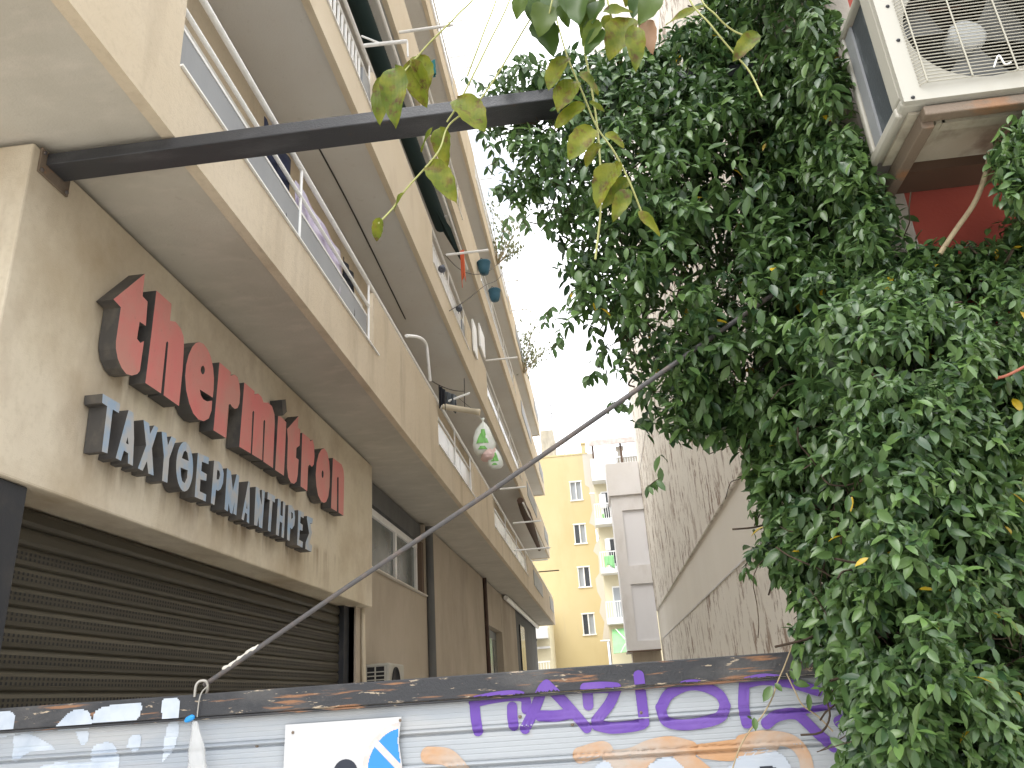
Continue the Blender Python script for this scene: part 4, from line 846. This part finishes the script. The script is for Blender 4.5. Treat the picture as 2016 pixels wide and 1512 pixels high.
# pale block seen in the gap under the far end of the balconies
YQ = 50.0
lb_ = thing('apartment_building', 'pale yellow block glimpsed below the far end of the left balconies', 'building', (-3.5, YQ, G))
MB().box(-9, P(1084, 1270, YQ).x, YQ, YQ+4.5, G, at(1070, 1190, Y=YQ).z).build('wall', 'cream_wall', lb_)
q = at(1065, 1248, Y=YQ); MB().box(-9, P(1081, 1270, YQ).x, YQ-.9, YQ-.002, q.z-.3, q.z+.35).build('balcony', 'white_paint', lb_)
q = at(1065, 1276, Y=YQ); MB().box(-9, P(1083, 1270, YQ).x, YQ-.3, YQ-.002, q.z-.05, q.z+.07).build('ledge', 'white_paint', lb_)
r2 = MB(); q = at(1065, 1306, Y=YQ)
for x in np.arange(-5, P(1083, 1300, YQ).x, .16): r2.box(x, x+.04, YQ-.9, YQ-.86, q.z-.6, q.z)
r2.box(-5.05, P(1083, 1300, YQ).x+.05, YQ-.92, YQ-.84, q.z+.002, q.z+.08).build('railing', 'white_metal', lb_)
for x in (-4.27, -4.0): q = at(1069, 1258, Y=YQ-.5); tag(MB().lathe((x+.03, YQ-.5, q.z-.14), [(.01, 0), (.09, .02), (.13, .12), (.10, .24), (.01, .26)], 12).build('dark_lamp', 'ac_dark', loc=(0, 0, 0)), 'round dark lamp hung under the pale balcony, one of two side by side', 'lamp', 'twin dark lamps under the pale balcony')

# ------------------------------------------------------------------ climbing vine
POLY = [(1600,-240),(1440,-240),(1400,-60),(1380,30),(1290,70),(1190,100),(1110,105),(1040,118),(990,135),(950,165),(938,215),(945,270),(985,310),(985,360),(1010,400),(1050,430),(1090,470),(1085,520),(1110,560),(1100,640),(1150,660),(1180,720),(1230,745),(1240,800),(1260,850),(1300,870),(1295,940),(1320,930),(1370,870),(1430,865),(1475,920),(1470,1000),(1500,1060),(1480,1085),(1530,1120),(1580,1190),(1570,1270),(1610,1310),(1650,1400),(1650,1520),(1670,1580),(2090,1580),(2090,520),(2016,380),(1960,430),(1880,490),(1800,470),(1742,372),(1712,335),(1688,250),(1656,90)]
POLY2 = [(1990,240),(2080,200),(2080,420),(1985,395),(1960,310)]
PA = np.array(POLY, float)
def inside(pts, poly):
    poly = np.array(poly, float); x, y = pts[:, 0], pts[:, 1]; c = np.zeros(len(pts), bool); j = len(poly)-1
    for i in range(len(poly)):
        xi, yi = poly[i]; xj, yj = poly[j]
        hit = ((yi > y) != (yj > y)) & (x < (xj-xi)*(y-yi)/(yj-yi+1e-9)+xi); c ^= hit; j = i
    return c
def edge_dist(pts, poly):
    poly = np.array(poly, float); d = np.full(len(pts), 1e9)
    for i in range(len(poly)):
        a, b = poly[i-1], poly[i]; ab = b-a; t = np.clip(((pts-a)@ab)/(ab@ab+1e-9), 0, 1); d = np.minimum(d, np.linalg.norm(pts-(a+t[:, None]*ab), axis=1))
    return d
def unproject(px, Y):
    r = np.stack([px[:, 0]-1008, px[:, 1]-756, np.full(len(px), F_PX)], 1)@ROT.T; return r*(Y/r[:, 1])[:, None]
def depth_mid(px):
    """the mass hangs over beam and gate on the left and comes forward over the red wall on the right"""
    x, y = px[:, 0], px[:, 1]; t = np.clip((x-1480)/300, 0, 1)*np.clip((y-330)/260, 0, 1); t = t*t*(3-2*t)
    return 3.36-.92*t
# leaf template: ovate, folded along the midrib, drooping tip; rows of (left, mid, right)
ROWS = [(0, 0), (.22, .36), (.48, .5), (.76, .36), (1, 0)]
T = [];
for (h, wq) in ROWS: T += [(h, -wq, .16*wq*2), (h, 0, 0), (h, wq, .16*wq*2)]
T = np.array(T); TF = []
for i in range(len(ROWS)-1):
    for j in range(2): TF.append((3*i+j, 3*i+j+1, 3*i+j+4, 3*i+j+3))
def leaves(base, ldir, nrm, length, width, droop):
    """vectorised leaf mesh"""
    n = len(base); l = ldir/np.linalg.norm(ldir, axis=1)[:, None]; nrm = nrm-l*(nrm*l).sum(1)[:, None]; nrm /= np.linalg.norm(nrm, axis=1)[:, None]+1e-9
    w_ = np.cross(l, nrm); h = T[:, 0]; out = base[:, None]+l[:, None]*(h[None, :, None]*length[:, None, None])+w_[:, None]*(T[:, 1][None, :, None]*width[:, None, None])
    out = out+nrm[:, None]*((T[:, 2][None, :]*width[:, None]-(h**2)[None, :]*droop[:, None]*length[:, None])[:, :, None])
    vs = out.reshape(-1, 3); F = (np.array(TF)[None]+(np.arange(n)*len(T))[:, None, None]).reshape(-1, 4); return vs, F
def mesh_np(name, vs, F, mat, parent, tone=None):
    me = bpy.data.meshes.new(name); off = np.array(parent.location); vs = vs-off
    me.vertices.add(len(vs)); me.vertices.foreach_set('co', vs.astype(np.float32).ravel()); me.loops.add(F.size); me.loops.foreach_set('vertex_index', F.astype(np.int32).ravel())
    me.polygons.add(len(F)); me.polygons.foreach_set('loop_start', (np.arange(len(F))*4).astype(np.int32)); me.polygons.foreach_set('use_smooth', np.ones(len(F), bool))
    me.materials.append(MATS[mat]); me.update(calc_edges=True); me.validate()
    if tone is not None: me.attributes.new('tone', 'FLOAT', 'FACE').data.foreach_set('value', tone.astype(np.float32))
    o = bpy.data.objects.new(name, me); COL.objects.link(o); o.parent = parent; return o
vn = thing('climbing_vine', 'dense dark green climbing vine hanging over the beam, gate and red wall', 'vine', (.9, 3.2, G))
N = 84000
px = np.stack([rng.uniform(930, 2090, N), rng.uniform(-240, 1580, N)], 1)
# clumps
CL = np.stack([rng.uniform(930, 2090, 470), rng.uniform(-240, 1580, 470)], 1)
dc = np.sqrt(((px[:, None]-CL[None])**2).sum(2).min(1))
in1 = inside(px, POLY); in2 = inside(px, POLY2); ed = edge_dist(px, POLY)
near = np.clip((px[:, 0]-1480)/350, 0, 1)
prob = np.exp(-(dc/(27+6*near))**2)*(.95+.1*near)+.12*(1-.75*near)
prob = prob*(1-.8*np.clip((1350-px[:, 0])/250, 0, 1))+.40*.8*np.clip((1350-px[:, 0])/250, 0, 1)
prob *= np.clip(.30+ed/75, 0, 1)
thin = np.clip((1500-px[:, 0])/300, 0, 1)*np.clip((px[:, 1]-200)/120, 0, 1)
prob *= (1-.45*thin)*np.where((px[:, 0] < 1480) & (px[:, 1] > 540), .72, 1)*1.0
dens = 1.0
keep = ((in1 & (rng.random(N) < prob*dens)) | (in2 & (rng.random(N) < .6)))
S = px[keep]; mid = depth_mid(S); ed = np.where(in2[keep], 20, ed[keep]); near = near[keep]
thick = (.10+np.clip(ed/220, 0, 1)*.42)*(1-.35*near)
Yd = mid+rng.uniform(-1, .9, len(S))*thick
Yd = np.where(near > .75, np.minimum(Yd, 2.62-.02*rng.random(len(S))), Yd)
Yd = np.where(in2[keep], 2.15+.25*rng.random(len(S)), Yd)
beam_zone = (S[:, 0] < 1110) & (S[:, 1] > 150) & (S[:, 1] < 262)
Yd = np.where(beam_zone, 3.52+.15*rng.random(len(S)), Yd)
rx = unproject(S, np.ones(len(S)))[:, 0]                       # keep the mass outside the shop corner (X < 1.17 or in front of the red wall)
lim = 1.14/np.maximum(rx, .01)-.30*rng.random(len(S))**1.5
Yd = np.where((rx > .28) & (Yd > 2.6), np.minimum(Yd, np.where(1.14/np.maximum(rx, .01) > 2.66, lim, 2.62-.12*rng.random(len(S)))), Yd)
B = unproject(S, Yd)
# older inner growth close to the wall and behind the beam
p2 = np.stack([rng.uniform(1150, 1760, 9000), rng.uniform(60, 1450, 9000)], 1); e2 = edge_dist(p2, POLY); k2 = inside(p2, POLY) & (e2 > 55) & (rng.random(9000) < np.clip((p2[:, 0]-1180)/260, 0, .85)*np.where((p2[:, 0] < 1500) & (p2[:, 1] > 520), .35, 1))
p2 = p2[k2]; r2 = unproject(p2, np.ones(len(p2)))[:, 0]; y2 = depth_mid(p2)+rng.uniform(.30, .62, len(p2)); y2 = np.where(r2 > .28, np.minimum(y2, 1.165/np.maximum(r2, .01)), y2); ok = y2 > 2.7
p3 = np.stack([rng.uniform(1700, 2080, 5000), rng.uniform(420, 1560, 5000)], 1); e3 = edge_dist(p3, POLY); k3 = inside(p3, POLY) & (e3 > 40) & (rng.random(5000) < .5); p3 = p3[k3]
w3 = unproject(p3, 2.57+.07*rng.random(len(p3)))
B = np.concatenate([B, w3]); ed = np.concatenate([ed, e3[k3]]); near = np.concatenate([near, np.ones(len(p3))])
B = np.concatenate([B, unproject(p2[ok], y2[ok])]); ed = np.concatenate([ed, e2[k2][ok]]); near = np.concatenate([near, np.zeros(ok.sum())])
# sprigs of paired leaves
base = []; ldir = []; nrm = []; ln = []; tone = []
for p, e, nr in zip(B, ed, near):
    yaw = rng.uniform(0, 2*math.pi); d = np.array([.75*math.cos(yaw), .75*math.sin(yaw)-.30, -rng.uniform(.05, 1.0)]); d /= np.linalg.norm(d)
    a = np.cross(d, [0, 0, 1]); a /= np.linalg.norm(a)+1e-9; b = np.cross(a, d); size = rng.uniform(.052, .088)*(1-.32*nr); tn = np.clip(rng.normal(.42, .2), 0, .88); q = rng.uniform(0, math.pi)
    if e < 40 and rng.random() < .12: tn = .88
    npair = rng.integers(1, 4)
    for k in range(npair):
        o = p+d*(k-1)*.034; q += math.pi/2+rng.normal()*.25; s = a*math.cos(q)+b*math.sin(q)
        for sg in (1, -1):
            if rng.random() < .1: continue
            base.append(o); ldir.append(d*rng.uniform(.25, .8)+s*sg+np.array([0, 0, -rng.uniform(.1, .7)])); nrm.append(np.array([0, -.55, .85])+rng.normal(size=3)*.38)
            ln.append(size*rng.uniform(.75, 1.15)*(1-.12*(npair-1-k))); tone.append(np.clip(tn+rng.normal()*.09, 0, .89))
    if rng.random() < .6: base.append(p+d*.02); ldir.append(d+rng.normal(size=3)*.15); nrm.append(np.array([0, -.5, .85])+rng.normal(size=3)*.3); ln.append(size*.85); tone.append(np.clip(tn+.12, 0, .89))
base = np.array(base); ldir = np.array(ldir); nrm = np.array(nrm); ln = np.array(ln); tone = np.array(tone)
yl = rng.random(len(tone)) < .0022; tone[yl] = 1.0
vs, F = leaves(base, ldir, nrm, ln, ln*rng.uniform(.36, .48, len(ln)), rng.uniform(.05, .34, len(ln)))
fo = mesh_np('foliage', vs, F, 'leaf_dark', vn, np.repeat(tone, len(TF))); fo['kind'] = 'stuff'
print('vine leaves', len(ln))
# stems: hanging, tangled, and a few long shoots on the outside
sm_ = MB(); k = 0
while k < 620:
    p = np.array([[rng.uniform(960, 2050), rng.uniform(-40, 1450)]])
    if not inside(p, POLY)[0] or edge_dist(p, POLY)[0] < (14 if p[0, 0] > 1400 else 55): continue
    y = depth_mid(p)+rng.uniform(-.05, .45)*(.5 if p[0, 0] > 1750 else 1); y = min(y[0], 2.64) if p[0, 0] > 1760 else y[0]
    q = Vector(unproject(p, np.array([y]))[0]); d = Vector((rng.normal()*.4, rng.normal()*.25, -1 if rng.random() < .75 else rng.normal())); pts = [q]; l = rng.uniform(.12, .45)
    for i in range(5):
        d = (d+Vector(rng.normal(size=3))*.45); d.normalize(); pts.append(pts[-1]+d*l/5)
    sm_.tube(spline(pts, 3), rng.uniform(.0015, .0045), 5, False); k += 1
sm_.build('stem', 'stem_dark', vn)['kind'] = 'stuff'
MB().tube(spline([at(1850, 500, Y=2.5), at(1880, 455, Y=2.48), at(1915, 405, Y=2.45), at(1935, 360, Y=2.42), at(1950, 300, Y=2.4)], 6), .0085, 8).build('branch', 'stem_pale', vn)['label'] = 'pale bare branch in front of the red wall'
MB().tube(spline([at(1960, 745, Y=2.2), at(1985, 738, Y=2.2), at(2030, 715, Y=2.2)], 5), .004, 6).build('branch', 'shoot_red', vn)['label'] = 'reddish shoot at the right edge'
for pts in ([(1560,1270),(1545,1310),(1530,1345),(1520,1375),(1500,1410),(1475,1440),(1455,1475),(1440,1520)], [(1548,1325),(1565,1360),(1580,1388),(1610,1410),(1640,1440)]):
    MB().tube(spline([at(x, y, Y=3.30) for x, y in pts], 5), .0028, 6).build('shoot', 'stem_pale', vn)
def few_leaves(name, parent, lst, Y, mat, tonev):
    """lst: (base px, tip px, width/length) each a leaf at depth Y facing roughly the street"""
    for i, (b0, t0, wl) in enumerate(lst):
        p, q = at(*b0, Y=Y+random.uniform(-.03, .03)), at(*t0, Y=Y+random.uniform(-.05, .02)); l = np.array(q-p)[None]; L_ = np.linalg.norm(l, axis=1)
        yield p, l, L_, wl
lf = [((1520,1350),(1503,1380),.5),((1525,1345),(1540,1360),.6),((1480,1415),(1472,1410),.5),((1485,1412),(1488,1438),.5),((1560,1345),(1595,1348),.5),((1592,1365),(1594,1400),.35),((1560,1300),(1575,1310),.6),((1555,1318),(1565,1340),.4)]
bb = np.array([at(*a, Y=3.30) for a, _, _ in lf]); tt = np.array([at(*b, Y=3.28) for _, b, _ in lf]); L_ = np.linalg.norm(tt-bb, axis=1)
vs, F = leaves(bb, tt-bb, np.array([[0, -1, .5]]*len(lf)), L_, L_*np.array([c for _, _, c in lf]), np.full(len(lf), .15)); mesh_np('shoot_foliage', vs, F, 'leaf_dark', vn, np.full(len(F), .7))
# airy shoots with a few leaves on the sky side
bb = []; tt = []
for (a, c) in (((985,300),(955,330)),((1000,380),(960,370)),((1010,410),(985,480)),((1090,470),(1060,420)),((1095,600),(1070,640)),((1180,720),(1150,745)),((1240,800),(1200,790)),((960,180),(910,150)),((1150,110),(1110,95)),((1050,120),(1010,110)),((1480,1080),(1470,1130)),((1300,940),(1275,960)),((1100,640),(1085,690)),((980,330),(950,255)),((1010,400),(1040,450))):
    pts = spline([at(*a, Y=3.3), at((a[0]+c[0])/2+rng.normal()*5, (a[1]+c[1])/2+rng.normal()*5, Y=3.3), at(*c, Y=3.28)], 5); MB().tube(pts, .0017, 5).build('shoot', 'stem_dark', vn)
    for p in pts[3::2]:
        for s in (-1, 1): bb.append(np.array(p)); tt.append(np.array(p)+np.array([s*rng.uniform(.01, .035), rng.normal()*.02, -rng.uniform(.03, .055)]))
bb = np.array(bb); tt = np.array(tt); L_ = np.linalg.norm(tt-bb, axis=1)
vs, F = leaves(bb, tt-bb, rng.normal(size=(len(bb), 3))*.6+np.array([0, -.7, .5]), L_, L_*.45, np.full(len(bb), .2)); mesh_np('shoot_foliage', vs, F, 'leaf_dark', vn, np.repeat(rng.uniform(.2, .7, len(bb)), len(TF)))

# ------------------------------------------------------------------ foreground strands hanging from above the street
def big_leaf(parent, b0, t0, wl, Y, mat, seed, curl=.12, twist=0):
    r = random.Random(seed); p, q = at(*b0, Y=Y), at(*t0, Y=Y+r.uniform(-.03, .03)); d = q-p; Ln = d.length; l = d.normalized()
    n = Vector((r.uniform(-.35, .35)+twist, -1, .35+r.uniform(-.3, .3))); n = (n-l*n.dot(l)).normalized(); wv = l.cross(n); W = Ln*wl; ph = r.random()*6; m = MB()
    def fn(u, v):
        s = (u-.5)*2; shape = max(0, math.sin(math.pi*min(1, v**.78)))**.72*(1-.16*v); e = 1+.05*math.sin(v*26+ph)*abs(s)
        return p+l*(Ln*v)+wv*(s*W*.5*shape*e)+n*(.16*W*(abs(s)**1.4)*shape-curl*Ln*v*v+.03*Ln*math.sin(v*9+ph)*s)
    m.grid(fn, 8, 14); o = m.build('leaf', mat, parent); o.data.attributes.new('tone', 'FLOAT', 'FACE').data.foreach_set('value', np.full(len(o.data.polygons), r.random()*.95, np.float32)); return o
def strand(label, stems, lvs, Y, seed, r=.0022, stem='stem_green'):
    t = thing('hanging_strand', label, 'hanging vine', at(*stems[0][0], Y=Y))
    stems = [[(2*s[0][0]-s[1][0]+25, s[0][1]-420), (1.5*s[0][0]-.5*s[1][0]+8, s[0][1]-160)]+s for s in stems]
    for s in stems: MB().tube(spline([at(x, y, Y=Y+.02*math.sin(i*1.7)) for i, (x, y) in enumerate(s)], 6), r, 6).build('stem', stem, t)
    for i, l in enumerate(lvs): big_leaf(t, l[0], l[1], l[2], Y+random.uniform(-.05, .03), l[3] if len(l) > 3 else 'leaf_autumn', seed*50+i, .10+.1*random.random())
YA = 1.45
strand('left hanging strand with four brown spotted leaves bunched in front of the beam', [[(945,-30),(900,30),(845,85),(806,130),(785,150),(760,165)]],
       [((757,150),(741,238),.42), ((778,130),(772,234),.42), ((806,118),(836,206),.55), ((822,108),(842,172),.62), ((745,158),(738,205),.35)], YA, 1)
strand('slanting strand with a broad yellow leaf over the beam and two curled tips', [[(1080,-30),(1030,60),(950,190),(885,245),(862,300),(800,372),(775,408),(745,440)], [(1010,-20),(960,90),(905,200),(880,240)], [(985,-30),(950,70),(920,150)]],
       [((900,192),(954,248),.62), ((866,250),(874,322),.50), ((845,318),(896,386),.46), ((796,380),(770,412),.55), ((748,428),(738,476),.55), ((852,250),(824,296),.25)], YA+.05, 2)
strand('long straight green strand hanging down in front of the vine', [[(1138,-30),(1150,90),(1164,170),(1178,270),(1183,400),(1172,510)]], [((1150,150),(1160,165),.5)], YA+.15, 3, .0026)
strand('middle strand carrying a ladder of yellowing spotted leaves before the vine', [[(1085,-30),(1110,90),(1150,190),(1175,250),(1210,300),(1240,360),(1262,415)]],
       [((1115,112),(1076,166),.55), ((1128,158),(1098,212),.62), ((1152,206),(1086,246),.60), ((1166,250),(1120,308),.58), ((1180,282),(1150,322),.60), ((1192,262),(1230,285),.55), ((1212,318),(1170,392),.52), ((1240,352),(1182,402),.60), ((1236,372),(1208,430),.45), ((1256,415),(1302,458),.36), ((1142,140),(1180,180),.35), ((1160,200),(1192,218),.40)], YA+.1, 4)
strand('pale thin strand with one ragged yellow leaf before the upper vine', [[(1350,-20),(1400,50),(1445,105),(1475,140),(1500,190)], [(1375,-20),(1410,30),(1440,58),(1470,72)]],
       [((1492,64),(1444,112),.50), ((1395,10),(1310,38),.30)], YA+.1, 5)
strand('bunch of fresh green leaves hanging at the top edge of the picture', [[(1100,-60),(1085,10),(1075,60)], [(1190,-60),(1200,20),(1215,60),(1240,90)], [(1140,-60),(1150,20),(1150,70)]],
       [((1030, -15), (1016, 34), 0.6, 'leaf_fresh'), ((1040, -20), (1046, 30), 0.62, 'leaf_fresh'), ((1062, -10), (1050, 52), 0.63, 'leaf_fresh'), ((1078, 10), (1062, 60), 0.65, 'leaf_fresh'), ((1092, -15), (1084, 44), 0.62, 'leaf_fresh'), ((1058, 44), (1092, 96), 0.65, 'leaf_fresh'), ((1062, 36), (1072, 84), 0.5, 'leaf_fresh'), ((1102, 10), (1120, 50), 0.57, 'leaf_fresh'), ((1112, -20), (1128, 26), 0.65, 'leaf_fresh'), ((1142, -25), (1134, 40), 0.6, 'leaf_fresh'), ((1160, -10), (1146, 50), 0.64, 'leaf_fresh'), ((1172, 8), (1142, 72), 0.52, 'leaf_fresh'), ((1180, 40), (1146, 88), 0.58, 'leaf_fresh'), ((1186, 56), (1152, 104), 0.54, 'leaf_fresh'), ((1180, 0), (1164, 36), 0.59, 'leaf_fresh'), ((1262, -20), (1246, 30), 0.59, 'leaf_fresh'), ((1290, -20), (1264, 38), 0.5, 'leaf_fresh'), ((1186, 24), (1246, 18), 0.62), ((1190, 30), (1206, 70), 0.55), ((1234, 34), (1202, 106), 0.6), ((1248, 50), (1254, 132), 0.4), ((1270, 40), (1284, 98), 0.42, 'leaf_dry'), ((1242, -40), (1232, 12), 0.55)], YA, 6)
